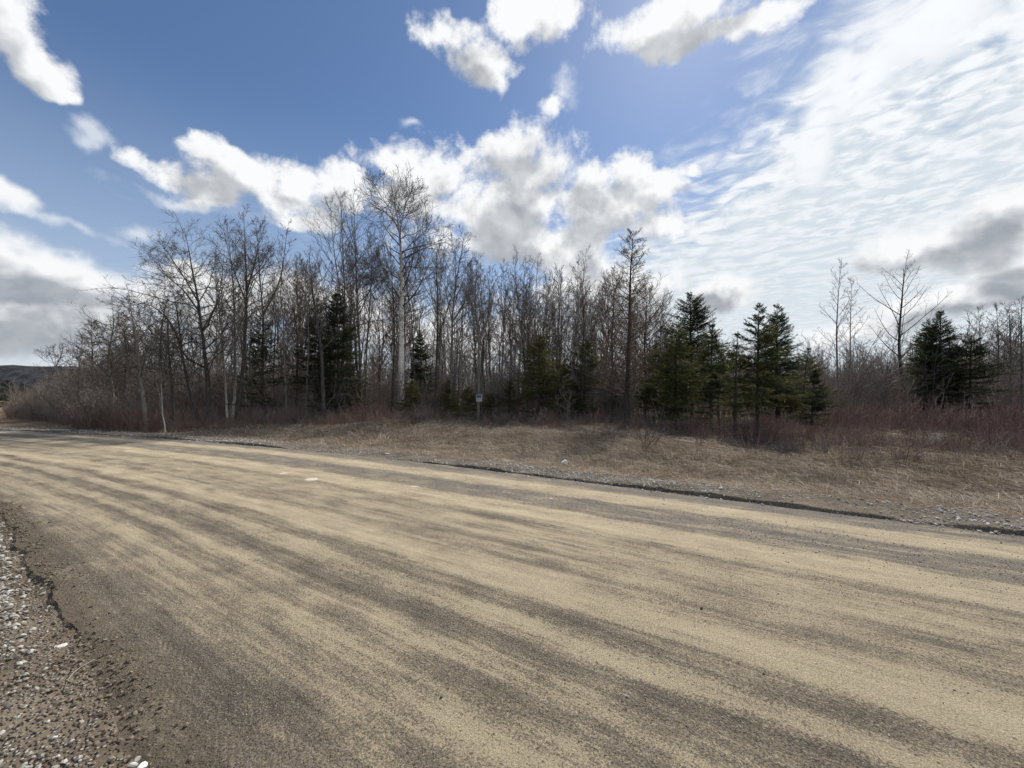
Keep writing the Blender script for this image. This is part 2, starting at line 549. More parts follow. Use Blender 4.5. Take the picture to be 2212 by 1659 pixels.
M_dark_stone = stone_mat('dark_stone', [(0, (0.05, 0.045, 0.04)), (1, (0.07, 0.06, 0.055))])

def ground_mat():
    m, nt, b = material('forest_ground', 0.95, 0.1)
    co = geopos(nt)
    n1 = nt.noise(co, 0.25, 5, 0.6)
    n2 = nt.noise(co, 9.0, 6, 0.7)
    col = nt.mix(nt.ss(n2, 0.35, 0.65), (0.10, 0.072, 0.05), (0.26, 0.195, 0.13))
    col = nt.mix(nt.m('MULTIPLY', nt.ss(n1, 0.4, 0.65), 0.6), col, (0.15, 0.10, 0.072))
    # open pale fields farther off
    d = nt.v('LENGTH', co)
    col = nt.mix(nt.ss(d, 60, 110), col, nt.mix(nt.ss(nt.noise(co, 0.02, 3), 0.4, 0.6), (0.30, 0.23, 0.14), (0.13, 0.12, 0.07)))
    nt.put(b, 'Base Color', col)
    bump(nt, n2, 1.0, 0.06, b)
    return m
M_ground = ground_mat()

def uvn(nt):
    n = nt.n.new('ShaderNodeUVMap')
    n.uv_map = 'UVMap'
    return n.outputs[0]

def road_mat():
    m, nt, b = material('gravel_road', 0.92, 0.15)
    uvv = uvn(nt)
    s = nt.sep(uvv)
    u, w = s[0], s[1]
    # slow sideways wander of the wheel tracks
    wn = nt.noise(nt.comb(nt.m('MULTIPLY', u, 0.22), nt.m('MULTIPLY', w, 0.5)), 1.0, 3, 0.5)
    wn2 = nt.noise(nt.comb(nt.m('MULTIPLY', u, 1.1), nt.m('MULTIPLY', w, 2.5)), 1.0, 4, 0.6)
    wn3 = nt.noise(nt.comb(nt.m('MULTIPLY', u, 9.0), nt.m('MULTIPLY', w, 14.0)), 1.0, 4, 0.7)
    wr = nt.m('ADD', w, nt.m('MULTIPLY', nt.m('SUBTRACT', wn, 0.5), 0.26))
    wr = nt.m('ADD', wr, nt.m('MULTIPLY', nt.m('SUBTRACT', wn2, 0.5), 0.18))
    wr = nt.m('ADD', wr, nt.m('MULTIPLY', nt.m('SUBTRACT', wn3, 0.5), 0.20))
    wn4 = nt.noise(nt.comb(u, nt.m('MULTIPLY', w, 1.3)), 38.0, 3, 0.7)
    wr = nt.m('ADD', wr, nt.m('MULTIPLY', nt.m('SUBTRACT', wn4, 0.5), 0.22))
    T = [(0.50, .25), (0.80, .30), (0.98, .22), (1.12, .25), (1.28, .55), (1.42, .50), (1.54, .85), (1.64, .70), (1.74, .22), (1.84, .30),
         (1.94, .72), (2.04, .45), (2.12, .06), (2.26, .12), (2.36, .88), (2.46, .75), (2.54, .10), (2.66, .30), (2.76, .92), (3.02, .85),
         (3.20, .55), (3.28, .30), (3.40, .62), (3.54, .32), (3.72, .62), (4.05, .66), (4.32, .28), (4.52, .95), (5.00, .9), (5.18, .22)]
    T2 = [(5.18, .30), (5.55, .22), (5.88, .3), (6.02, .85), (6.42, .95), (6.58, .3), (6.9, .15), (7.05, .12)]
    k1 = nt.ramp(nt.m('DIVIDE', wr, 8.0), [(w_ / 8.0, (t,) * 3) for w_, t in T])
    k2 = nt.ramp(nt.m('DIVIDE', wr, 8.0), [(w_ / 8.0, (t,) * 3) for w_, t in T2])
    k = nt.m('MAXIMUM', 0.0, nt.mix(nt.m('GREATER_THAN', wr, 5.18), k1, k2))
    k = nt.m('MULTIPLY_ADD', k, 0.54, 0.25)
    # streaks and patches drawn out along the road
    st1 = nt.noise(nt.comb(nt.m('MULTIPLY', u, 0.55), nt.m('MULTIPLY', w, 9.0), 2.0), 1.0, 5, 0.6)
    st2 = nt.noise(nt.comb(nt.m('MULTIPLY', u, 1.6), nt.m('MULTIPLY', w, 3.6), 5.0), 1.0, 5, 0.6)
    k = nt.m('ADD', k, nt.m('MULTIPLY', nt.m('SUBTRACT', st1, 0.5), 0.75))
    k = nt.m('ADD', k, nt.m('MULTIPLY', nt.m('SUBTRACT', st2, 0.5), 0.95))
    st3 = nt.noise(nt.comb(nt.m('MULTIPLY', u, 0.8), nt.m('MULTIPLY', w, 24.0), 8.0), 1.0, 3, 0.6)
    k = nt.m('ADD', k, nt.m('MULTIPLY', nt.m('SUBTRACT', st3, 0.5), 0.6))
    xy = nt.comb(u, w, 0.0)
    sp = nt.noise(xy, 70.0, 5, 0.8)
    sp2 = nt.noise(xy, 17.0, 4, 0.7)
    k = nt.m('ADD', k, nt.m('MULTIPLY', nt.m('SUBTRACT', sp2, 0.5), 0.5))
    k = nt.m('ADD', k, nt.m('MULTIPLY', nt.m('SUBTRACT', sp, 0.5), 2.3))
    k = nt.m('SUBTRACT', k, nt.ss(w, 1.9, 0.9, 0.0, 0.16), clamp=True)
    col = nt.ramp(k, [(0.0, (0.125, 0.108, 0.090)), (0.25, (0.21, 0.180, 0.142)), (0.5, (0.34, 0.286, 0.205)), (0.75, (0.46, 0.388, 0.265)), (1.0, (0.585, 0.50, 0.352))])
    # greyer towards the far side
    col = nt.mix(nt.m('MULTIPLY', nt.ss(wr, 4.8, 5.3), nt.ss(k, 0.55, 0.2)), col, (0.19, 0.177, 0.165))
    # damp brown patch at the near edge
    # grains: pale and dark chips
    v1 = nt.voro(xy, 80.0)
    vc = nt.sep(nt.voro(xy, 80.0, out='Color'))[0]
    pale = nt.m('MULTIPLY', nt.m('GREATER_THAN', vc, nt.ss(k, 0.0, 0.8, 0.87, 0.97)), nt.ss(v1, 0.42, 0.25))
    col = nt.mix(pale, col, (0.50, 0.46, 0.40))
    v2 = nt.voro(xy, 42.0)
    vc2 = nt.sep(nt.voro(xy, 42.0, out='Color'))[1]
    dk = nt.m('MULTIPLY', nt.m('GREATER_THAN', vc2, 0.955), nt.ss(v2, 0.36, 0.2))
    col = nt.mix(nt.m('MULTIPLY', dk, 0.7), col, (0.05, 0.043, 0.036))
    gr = nt.noise(xy, 120.0, 4, 0.75)
    col = nt.mix(nt.m('MULTIPLY', nt.ss(gr, 0.56, 0.42), 0.75), col, nt.mix(1.0, col, (0.45, 0.43, 0.42), 'MULTIPLY'))
    ed = nt.m('SUBTRACT', w, nt.m('MULTIPLY_ADD', nt.m('MINIMUM', u, 13.5), 0.055, 0.4975))
    ed = nt.m('ADD', ed, nt.m('MULTIPLY', nt.m('SUBTRACT', nt.noise(xy, 6.0, 5, 0.7), 0.5), 0.9))
    col = nt.mix(nt.m('MULTIPLY', nt.ss(ed, 0.34, 0.02), 0.85), col, nt.mix(sp, (0.09, 0.072, 0.052), (0.20, 0.162, 0.115)))
    nt.put(b, 'Base Color', col)
    # tread marks in two tracks
    lug = nt.m('SINE', nt.m('ADD', nt.m('MULTIPLY_ADD', sp, 3.5, nt.m('MULTIPLY', u, 84.0)), nt.m('MULTIPLY', nt.m('PINGPONG', w, 0.09), 190.0)))
    trk = nt.ss(nt.m('ABSOLUTE', nt.m('SUBTRACT', wr, 0.92)), 0.20, 0.08)
    trk = nt.m('ADD', trk, nt.m('MULTIPLY', nt.ss(nt.m('ABSOLUTE', nt.m('SUBTRACT', wr, 3.92)), 0.14, 0.05), 0.5))
    trk = nt.m('MULTIPLY', trk, nt.ss(nt.noise(xy, 1.1, 2), 0.42, 0.6))
    h = nt.m('MULTIPLY', nt.m('MULTIPLY', lug, trk), 0.16)
    h = nt.m('ADD', h, nt.m('MULTIPLY', sp, 1.0))
    h = nt.m('ADD', h, nt.m('MULTIPLY', gr, nt.ss(k, 0.7, 0.2, 0.35, 0.9)))
    h = nt.m('ADD', h, nt.m('MULTIPLY', nt.ss(v1, 0.5, 0.1), nt.ss(k, 0.7, 0.15, 0.0, 0.55)))
    bump(nt, h, 1.0, 0.016, b)
    return m
M_road = road_mat()

def shoulder_mat():
    m, nt, b = material('gravel_shoulder', 0.95, 0.1)
    co = geopos(nt)
    n1 = nt.noise(co, 1.7, 5, 0.65)
    n2 = nt.noise(co, 45.0, 4, 0.7)
    v = nt.voro(co, 48.0)
    vc = nt.sep(nt.voro(co, 48.0, out='Color'))[0]
    col = nt.mix(nt.ss(n1, 0.38, 0.62), (0.105, 0.082, 0.06), (0.19, 0.155, 0.115))
    col = nt.mix(nt.m('MULTIPLY', nt.ss(v, 0.5, 0.25), nt.m('GREATER_THAN', vc, 0.45)), col, nt.mix(vc, (0.15, 0.13, 0.11), (0.42, 0.40, 0.37)))
    nt.put(b, 'Base Color', col)
    h = nt.m('ADD', nt.m('MULTIPLY', n2, 0.8), nt.ss(v, 0.6, 0.1))
    bump(nt, h, 1.0, 0.02, b)
    return m
M_shoulder = shoulder_mat()

# ------------------------------------------------------------------ ground sheet
def steps(segs):
    out = [segs[0][0]]
    for a, b, st in segs:
        n = max(1, int(round((b - a) / st)))
        out += list(np.linspace(a, b, n + 1)[1:])
    return np.array(out)
def grid_mesh(name, us, ws, zf, mat, wf=None, uvmap=True):
    U, Wg = np.meshgrid(us, ws, indexing='ij')
    if wf is not None:
        Wg = wf(U, Wg)
    X, Y = P_uw(U, Wg)
    Z = zf(U, Wg)
    V = np.stack([X, Y, Z], -1).reshape(-1, 3)
    nu, nw = U.shape
    i = np.arange(nu - 1)[:, None] * nw + np.arange(nw - 1)[None, :]
    Q = np.stack([i, i + 1, i + nw + 1, i + nw], -1).reshape(-1, 4)[:, ::-1]
    me = mesh_from(name, V, Q, None, mat, True)
    uvl = me.uv_layers.new(name='UVMap')
    idx = np.empty(len(me.loops), dtype=np.int32)
    me.loops.foreach_get('vertex_index', idx)
    co = np.stack([U.ravel(), Wg.ravel()], -1)[idx]
    uvl.data.foreach_set('uv', co.astype(np.float32).ravel())
    # make sure that it faces up
    if me.polygons[0].normal.z < 0:
        me.flip_normals()
    return me
us = steps([(-2500, -200, 230), (-200, -40, 16), (-40, -8, 0.8), (-8, 14, 0.10), (14, 40, 0.35), (40, 120, 4), (120, 2500, 240)])
ws = steps([(-2500, -100, 240), (-100, -10, 9), (-10, -3, 0.5), (-3, 1.6, 0.08), (1.6, 6.8, 0.8), (6.8, 9.6, 0.06), (9.6, 22, 0.3), (22, 60, 2), (60, 300, 20), (300, 2600, 200)])
o = obj('ground', grid_mesh('ground', us, ws, ground_z, M_ground)); tag(o, kind='structure')

# ------------------------------------------------------------------ road
def road_z(u, w):
    z = 0.010 * wav(u * 0.35, w, 1.6, 4) + 0.004 * wav(u, w * 1.5, 5.0, 12)
    z += 0.022 * np.exp(-((w - 2.75 + 0.05 * np.sin(u)) / 0.5) ** 2) - 0.012 * np.exp(-((w - 2.15) / 0.25) ** 2)
    z -= 0.012 * np.exp(-((w - 5.5) / 0.5) ** 2)
    z += 0.05 * np.clip(1 - np.abs(w - 4) / 3.4, 0, 1)          # crown
    e_ = w - near_edge(u)
    lug = np.maximum(np.sin(u * 52 + 5 * np.sin(w * 24) + 1.2 * wav(u, w, 7, 3)), -.3) * np.exp(-((e_ - 0.26) / 0.13) ** 2) * smooth(wav(u, w, 1.6, 2), -0.8, 0.5)
    z += 0.011 * lug * (u < 8)
    z += (0.006 * wav(u, w, 19, 5) + 0.006 * wav(u, w, 33, 13)) * np.exp(-(e_ / 0.16) ** 2) * (u < 12)
    z -= 0.022 * (1 - smooth(e_, 0.0, 0.14)) * (1 - smooth(u, 3.3, 4.4))
    return z - 0.02
def road_w(U, Wg):
    t = Wg
    ne = near_edge(U) + 0.025 * np.sin(U * 5.1) + 0.014 * np.sin(U * 9.7 + 1) + 0.004 * np.sin(U * 31) + 0.03 * np.sin(U * 1.7)
    fe = W_FAR + 0.02 * np.sin(U * 3.3) + 0.012 * np.sin(U * 11)
    return ne + (fe + 0.06 - ne) * t
ur = steps([(-120, -12, 2), (-12, -5, 0.25), (-5, 9, 0.035), (9, 20, 0.12), (20, 45, 0.4), (45, 160, 4)])
tr = np.linspace(0, 1, 190)
o = obj('road', grid_mesh('road', ur, tr, road_z, M_road, road_w)); tag(o, kind='structure')

# ragged near lip of the road: a face that drops to the shoulder
def lip_z(u, w):
    return 0 * u
U = ur
ne = road_w(U, np.zeros_like(U))
rows = []
for k, (dw, dz) in enumerate([(0.0, 0.0), (-0.012, -0.012), (-0.04, -0.035), (-0.08, -0.13)]):
    wv_ = ne + dw + (0.006 * np.sin(U * 23 + k) * (k > 0))
    x, y = P_uw(U, wv_)
    rows.append(np.stack([x, y, road_z(U, ne) + dz], -1))
V = np.stack(rows, 1)
nn = V.shape[1]
i = np.arange(len(U) - 1)[:, None] * nn + np.arange(nn - 1)[None, :]
Q = np.stack([i, i + 1, i + nn + 1, i + nn], -1).reshape(-1, 4)
o = obj('road_edge', mesh_from('road_edge', V.reshape(-1, 3), Q, None, M_shoulder, True)); tag(o, kind='structure')

# ------------------------------------------------------------------ shoulders
def far_sh_z(u, w):
    t = (w - W_FAR)
    lump = 0.014 * wav(u, w, 5.5, 6) + 0.008 * wav(u, w, 14, 10)
    ht = 0.026 + 0.020 * wav(u, w * 0, 0.8, 3) + 0.012 * wav(u, w * 0, 3.1, 7)
    z = -0.03 + (ht + 0.03) * smooth(t, 0.0, 0.055 ) + lump * smooth(t, 0, 0.1)
    g = ground_z(u, np.maximum(w, 8.2))
    k = smooth(t, 0.25, 1.1)
    return z * (1 - k) + (g + 0.035 - 0.09 * smooth(t, 0.9, 1.35)) * k + 0.012 * wav(u, w, 9, 1) * k
wfar = steps([(W_FAR - 0.02, W_FAR + 0.12, 0.012), (W_FAR + 0.12, W_FAR + 1.4, 0.05)])
o = obj('gravel_shoulder', grid_mesh('far_shoulder', ur, wfar, far_sh_z, M_shoulder)); tag(o, kind='structure')
def near_sh_w(U, Wg):
    return near_edge(U) + 0.20 - Wg
def near_sh_z(u, w):
    return ground_z(u, np.minimum(w, near_edge(u))) + 0.018 + (0.007 * wav(u, w, 6, 3) + 0.005 * wav(u, w, 15, 11)) * smooth(near_edge(u) - w, -.1, .2) - 0.035 * smooth(w - near_edge(u), -.03, .08)
o = obj('gravel_shoulder', grid_mesh('near_shoulder', ur, steps([(0, 3, 0.04)]), near_sh_z, M_shoulder, near_sh_w)); tag(o, kind='structure')

# ------------------------------------------------------------------ stones
def ico(sub=1):
    import bmesh
    bm = bmesh.new()
    bmesh.ops.create_icosphere(bm, subdivisions=sub, radius=1.0)
    v = np.array([x.co[:] for x in bm.verts]); f = np.array([[w_.index for w_ in x.verts] for x in bm.faces])
    bm.free()
    return v, f
ICO1, ICO2, ICO3 = ico(1), ico(2), ico(3)
def rock_proto(rng, base, rough=0.25, flat=0.6):
    v, f = base
    v = v.copy()
    for _ in range(9):                 # chop facets
        n = norm(rng.normal(0, 1, 3)); dd = rng.uniform(0.45, 0.85)
        s = v @ n
        v = v - np.where(s > dd, s - dd, 0)[:, None] * n
    v *= 1 + rng.normal(0, rough * 0.12, (len(v), 1))
    v *= np.array([1, rng.uniform(.65, .98), flat * rng.uniform(.8, 1.35)])
    return v, f
def scatter_rocks(name, X, Y, Z, S, mat, rng, base=ICO1, var=None):
    protos = [rock_proto(rng, base) for _ in range(8)]
    geo = Geo()
    pick = rng.integers(0, 8, len(X))
    for k in range(8):
        m = pick == k
        n = m.sum()
        if not n: continue
        v, f = protos[k]
        a = rng.random(n) * 6.28
        tl = rng.normal(0, 0.25, (n, 2))
        c, s = np.cos(a)[:, None], np.sin(a)[:, None]
        vx = v[None, :, 0] * c - v[None, :, 1] * s
        vy = v[None, :, 0] * s + v[None, :, 1] * c
        vz = v[None, :, 2] + vx * tl[:, :1] + vy * tl[:, 1:]
        V = np.stack([vx, vy, vz], -1) * S[m][:, None, None] + np.stack([X[m], Y[m], Z[m]], -1)[:, None, :]
        T = (f[None] + (np.arange(n) * len(v))[:, None, None]).reshape(-1, 3)
        vr = (rng.random(n) if var is None else var[m])
        geo.add(V.reshape(-1, 3), None, T, np.repeat(vr, len(v)))
    return obj(name, geo.mesh(name, mat))
rng = np.random.default_rng(11)
# near shoulder gravel
n = 85000
u = -1.6 + 10.6 * rng.random(n) ** 1.25; dw = 2.3 * rng.random(n) ** 0.9 + 0.02
w = near_edge(u) - dw
clump = wav(u, w, 2.2, 5) + 0.7 * wav(u, w, 6, 9)
keep = rng.random(n) < np.clip(0.70 + 0.35 * clump, 0.1, 1) * smooth(dw, -0.05, 0.45)
u, w = u[keep], w[keep]
x, y = P_uw(u, w)
s = 0.0048 + 0.010 * rng.random(len(u)) ** 1.6 + 0.008 * (rng.random(len(u)) < 0.05)
s *= 1 + 0.12 * np.clip(u, 0, 8)
o = scatter_rocks('loose_gravel', x, y, near_sh_z(u, w) + s * 0.38, s, M_stone, rng, ICO1)
tag(o, 'loose grey and white gravel covering the near road shoulder', 'gravel', kind='stuff')
# clods of soil along the near lip of the road
n = 7000
u = rng.uniform(-1.8, 10, n); dw = rng.normal(0.02, 0.11, n)
keep = rng.random(n) < np.clip(0.55 + 0.5 * wav(u, dw, 2.6, 13), 0.08, 1)
u, dw = u[keep], dw[keep]
w = near_edge(u) - dw
x, y = P_uw(u, w)
s = 0.004 + 0.014 * rng.random(len(u)) ** 2
z = np.where(dw < 0, road_z(u, w), near_sh_z(u, np.minimum(w, near_edge(u) - .01)))
o = scatter_rocks('soil_clods', x, y, z + s * 0.3, s, M_clod, rng, ICO1)
tag(o, 'dark crumbled soil clods along the near edge of the road', 'soil', kind='stuff')
# far shoulder gravel
n = 16000
u = rng.uniform(-9, 34, n) ; w = W_FAR - 0.10 + 1.05 * rng.random(n) ** 1.1
clump = wav(u, w, 1.5, 5) + 0.6 * wav(u, w, 4, 9)
keep = rng.random(n) < np.clip(0.55 + 0.35 * clump, 0.1, 1)
u, w = u[keep], w[keep]
x, y = P_uw(u, w)
s = 0.010 + 0.022 * rng.random(len(u)) ** 2.5
o = scatter_rocks('loose_gravel', x, y, np.maximum(far_sh_z(u, w), -0.02) + s * 0.35, s, M_stone, rng, ICO1, var=np.clip(0.40 + 0.75 * rng.random(len(u)), 0, 1))
tag(o, 'band of pale loose gravel along the far edge of the road', 'gravel', kind='stuff')
# grit on the road
n = 22000
u = rng.uniform(-5, 10, n); w = rng.uniform(0.7, 7.0, n)
band_c = np.array([0.95, 1.78, 2.17, 2.56, 3.28, 4.3, 5.5]); band_w = np.array([0.25, 0.10, 0.14, 0.10, 0.10, 0.12, 0.45])
dens = 0.10 + sum(np.exp(-((w - c_) / w_) ** 2) for c_, w_ in zip(band_c, band_w))
keep = (rng.random(n) < dens) & (w > near_edge(u) + 0.05)
u, w = u[keep], w[keep]
x, y = P_uw(u, w)
s = 0.0018 + 0.0042 * rng.random(len(u)) ** 3 + 0.0012 * np.clip(w - 2, 0, 5)
o = scatter_rocks('road_grit', x, y, road_z(u, w) + s * 0.3, s, M_grit, rng, ICO1)
tag(o, 'fine grit and pebbles lying on the dirt road', 'grit', kind='stuff')

def one_stone(px, py, half_px, mat, label, name='stone', flat=0.65, seed=1, z0=None, grp=None, cat='stone'):
    r = np.random.default_rng(seed)
    p = on_ground(px, py)
    u_, w_ = uw(p[0], p[1])
    if w_ > W_FAR: zz = max(float(far_sh_z(np.array(u_), np.array(w_))), gz(p[0], p[1])) if w_ < W_FAR + 1.3 else gz(p[0], p[1])
    elif w_ > near_edge(u_): zz = float(road_z(np.array(u_), np.array(w_)))
    else: zz = float(near_sh_z(np.array(u_), np.array(w_)))
    size = half_px / F * p[1]
    v, f = rock_proto(r, ICO3, 0.2, flat)
    me = mesh_from(name, v * size, None, f, mat, False, {'var': np.full(len(v), r.random())})
    o = obj(name, me)
    o.location = (p[0], p[1], zz + size * flat * 0.4)
    o.rotation_euler = (0, 0, r.random() * 6)
    return tag(o, label, cat, grp)
one_stone(1219, 1001, 10.5, M_white_stone, 'large white rounded boulder sitting in the dry grass beyond the road', 'boulder', 0.85, 3, cat='boulder')
one_stone(836, 981, 5, M_white_stone, 'flat pale rock at the far road edge right of the birch', 'rock', 0.35, 4)
one_stone(1190, 1077, 6, M_white_stone, 'flat whitish stone pressed into the grey strip of the road below the boulder', 'stone', 0.2, 5)
one_stone(1558, 1063, 5, M_white_stone, 'small white peaked stone on the far shoulder right of the shrub', 'stone', 0.8, 6)
one_stone(1516, 1329, 3.6, M_dark_stone, 'dark stone lying alone on the tan road right of centre', 'stone', 0.8, 7)
one_stone(288, 1641, 9, M_white_stone, 'white stone leftmost of the trio at the bottom edge', 'stone', 0.6, 8, grp='three stones on the near shoulder')
one_stone(308, 1645, 10, M_white_stone, 'white flat-faced stone rightmost of the trio at the bottom edge', 'stone', 0.5, 9, grp='three stones on the near shoulder')
one_stone(297, 1629, 8, M_grey_stone, 'grey-blue stone behind the two white stones at the bottom edge', 'stone', 0.6, 10, grp='three stones on the near shoulder')
one_stone(1352, 1505, 5, M_grey_stone, 'pale stone on the dark gravel band near the bottom centre', 'stone', 0.5, 11)
one_stone(1484, 1566, 4, M_grey_stone, 'lone pale pebble on the dark band close to the bottom right of centre', 'stone', 0.5, 12)
one_stone(741, 1345, 3, M_grey_stone, 'small pale pebble with dark side on the lower left of the road', 'stone', 0.7, 13)
one_stone(953, 1508, 4, M_dark_stone, 'small dark pebble on smooth sandy ground at lower centre', 'stone', 0.7, 14)
for k, (px, py, hp, lb) in enumerate([(675, 1037, 19, 'brightest and widest pale patch of packed dust on the road left of centre'), (611, 1024, 12, 'pale streak of dust just up and left of the widest pale patch'), (340, 1047, 8, 'small pale streak of dust on the left part of the road'), (255, 1024, 8, 'small pale streak of dust farthest left on the road'), (895, 1051, 12, 'pale streak of dust right of the widest pale patch'), (277, 975, 10, 'thin pale streak of dust on the far left stretch of the road')]):
    o = one_stone(px, py, hp, M_dust, lb, 'dust_patch', 0.06, 40 + k, cat='dust')
    o.rotation_euler = (0, 0, 2.6); o.location.z -= 0.004
one_stone(1650, 1470, 3, M_dark_stone, 'tiny dark pebble on the bright tan track at lower right', 'stone', 0.7, 15)
one_stone(132, 1386, 10, M_white_stone, 'broad white stone in the gravel by the near road edge', 'stone', 0.4, 16)
one_stone(50, 1430, 8, M_grey_stone, 'flat grey stone in the gravel at the left edge', 'stone', 0.35, 17)

# dry stalks lying about
def stalk(pxs, label, r=0.0022):
    pts = []
    for (a, b_) in pxs:
        p = on_ground(a, b_)
        u_, w_ = uw(p[0], p[1])
        zz = float(road_z(np.array(u_), np.array(w_))) if w_ > near_edge(u_) else float(near_sh_z(np.array(u_), np.array(w_)))
        pts.append((p[0], p[1], zz + 0.008))
    P = spline(pts, 14)
    geo = Geo()
    tubes(geo, P[None], np.linspace(r, r * 0.5, 14)[None], 5, var=np.array([0.95]))
    o = P[0]
    ob = obj('dry_stalk', geo.mesh('dry_stalk', M_grass, True, origin=o))
    ob.location = o
    return tag(ob, label, 'stalk')
stalk([(205, 1417), (170, 1437), (147, 1460), (138, 1488)], 'long pale dry stalk lying across the near road edge', 0.003)
stalk([(592, 1448), (583, 1460), (577, 1474)], 'short pale straw lying alone on the brown road surface', 0.002)
stalk([(0, 1502), (40, 1480), (66, 1466)], 'pale straw in the gravel at the left picture edge', 0.0025)
# ------------------------------------------------------------------ bare trees
def prof(*xy):
    xs, ys = xy[::2], xy[1::2]
    return lambda t: np.interp(t, xs, ys)
SPEC = {
 # K1, first t, angle, jitter, length/height profile, upward pull, wobble, K2, K3, twig length
 'aspen':   dict(K1=30, t0=.38, ang=48, aj=8, pr=prof(.3, .16, .5, .24, .75, .17, 1, .05), up=.55, wob=.30, K2=8, K3=5, l2=.42, l3=.45),
 'birch':   dict(K1=44, t0=.30, ang=58, aj=10, pr=prof(.3, .20, .5, .26, .7, .24, .85, .19, 1, .08), up=.55, wob=.40, K2=10, K3=6, l2=.42, l3=.42),
 'spread':  dict(K1=34, t0=.22, ang=62, aj=12, pr=prof(.2, .22, .45, .36, .7, .30, 1, .12), up=.40, wob=.50, K2=10, K3=5, l2=.42, l3=.45),
 'slim':    dict(K1=20, t0=.42, ang=36, aj=8, pr=prof(.4, .17, .6, .19, .8, .13, 1, .04), up=.5, wob=.28, K2=7, K3=4, l2=.40, l3=.45),
 'maple':   dict(K1=22, t0=.34, ang=46, aj=5, pr=prof(.33, .36, .5, .38, .7, .25, .9, .10, 1, .04), up=.42, wob=.16, K2=6, K3=3, l2=.34, l3=.40),
 'wisp':    dict(K1=26, t0=.22, ang=42, aj=8, pr=prof(.2, .26, .5, .22, .8, .12, 1, .04), up=.38, wob=.22, K2=7, K3=4, l2=.36, l3=.42),
 'larch':   dict(K1=120, t0=.16, ang=74, aj=9, pr=prof(.1, .20, .35, .22, .6, .18, .8, .12, .93, .07, 1, .03), up=.55, wob=.28, K2=13, K3=4, l2=.32, l3=.40),
 'bushy':   dict(K1=52, t0=.18, ang=46, aj=10, pr=prof(.2, .30, .5, .36, .75, .26, 1, .08), up=.55, wob=.30, K2=9, K3=5, l2=.42, l3=.42),
}
def build_bare(trunks, radii, spec, rng, tw, dens=1.0, sides=7):
    """trunks: list of (n,3) polylines (first the stem, then its great limbs). Returns Geo for stem and for branches"""
    gt, gc = Geo(), Geo()
    sp = SPEC[spec]
    H = trunks[0][-1, 2] - trunks[0][0, 2]
    for k, (P, r) in enumerate(zip(trunks, radii)):
        n = len(P)
        t = np.linspace(0, 1, n)
        R = np.maximum(r * (1 - t) ** 0.85, tw * 1.3)
        if k == 0:
            R = R * (1 + 0.35 * np.exp(-t / 0.03))
        tubes(gt, P[None], R[None], sides, rng)
        part = 1.0 if k == 0 else 0.55
        K1 = max(5, int(sp['K1'] * dens * part))
        tmin = sp['t0'] if k == 0 else 0.25
        pos, d, pr, tt, _ = children(P[None], R[None], K1, tmin, 0.985, rad(sp['ang']), rad(sp['aj']), rng)
        loft = np.clip(tt, 0, 1)
        L = H * sp['pr'](loft if k == 0 else 0.55 + 0.45 * tt) * rng.uniform(0.55, 1.15, len(pos)) * (1.0 if k == 0 else 0.75)
        r1 = np.clip(np.minimum(pr * 0.6, 0.011 * L + 0.004), tw * 1.5, 0.08)
        P1, R1 = chains(pos, d, L, r1, tw * 1.1, 8, sp['up'], sp['wob'], rng)
        tubes(gc, P1, R1, 4, rng)
        K2 = max(3, int(sp['K2'] * dens))
        pos, d, pr, tt, par = children(P1, R1, K2, 0.18, 0.97, rad(44), rad(12), rng)
        L2 = L[par] * sp['l2'] * (1.1 - 0.65 * tt) * rng.uniform(0.5, 1.25, len(pos))
        r2 = np.maximum(np.minimum(pr * 0.65, 0.008 * L2 + 0.003), tw)
        P2, R2 = chains(pos, d, L2, r2, tw * 0.8, 5, sp['up'] * 0.8, sp['wob'], rng)
        tubes(gc, P2, R2, 3, rng)
        K3 = max(2, int(sp['K3'] * dens))
        pos, d, pr, tt, par = children(P2, R2, K3, 0.2, 0.98, rad(40), rad(12), rng)
        L3 = np.clip(L2[par] * sp['l3'] * rng.uniform(0.6, 1.5, len(pos)), 0.08, 0.8)
        P3, R3 = chains(pos, d, L3, tw * 0.8, tw * 0.5, 3, sp['up'] * 0.6, sp['wob'], rng)
        tubes(gc, P3, R3, 3, rng)
    return gt, gc
KIND_MAT = {'dark': (M_dark, M_twig), 'grey': (M_bark, M_twig), 'birch': (M_birch, M_twig), 'aspen': (M_aspen, M_twig), 'pale': (M_bark, M_twig_pale), 'warm': (M_dark, M_twig_warm)}
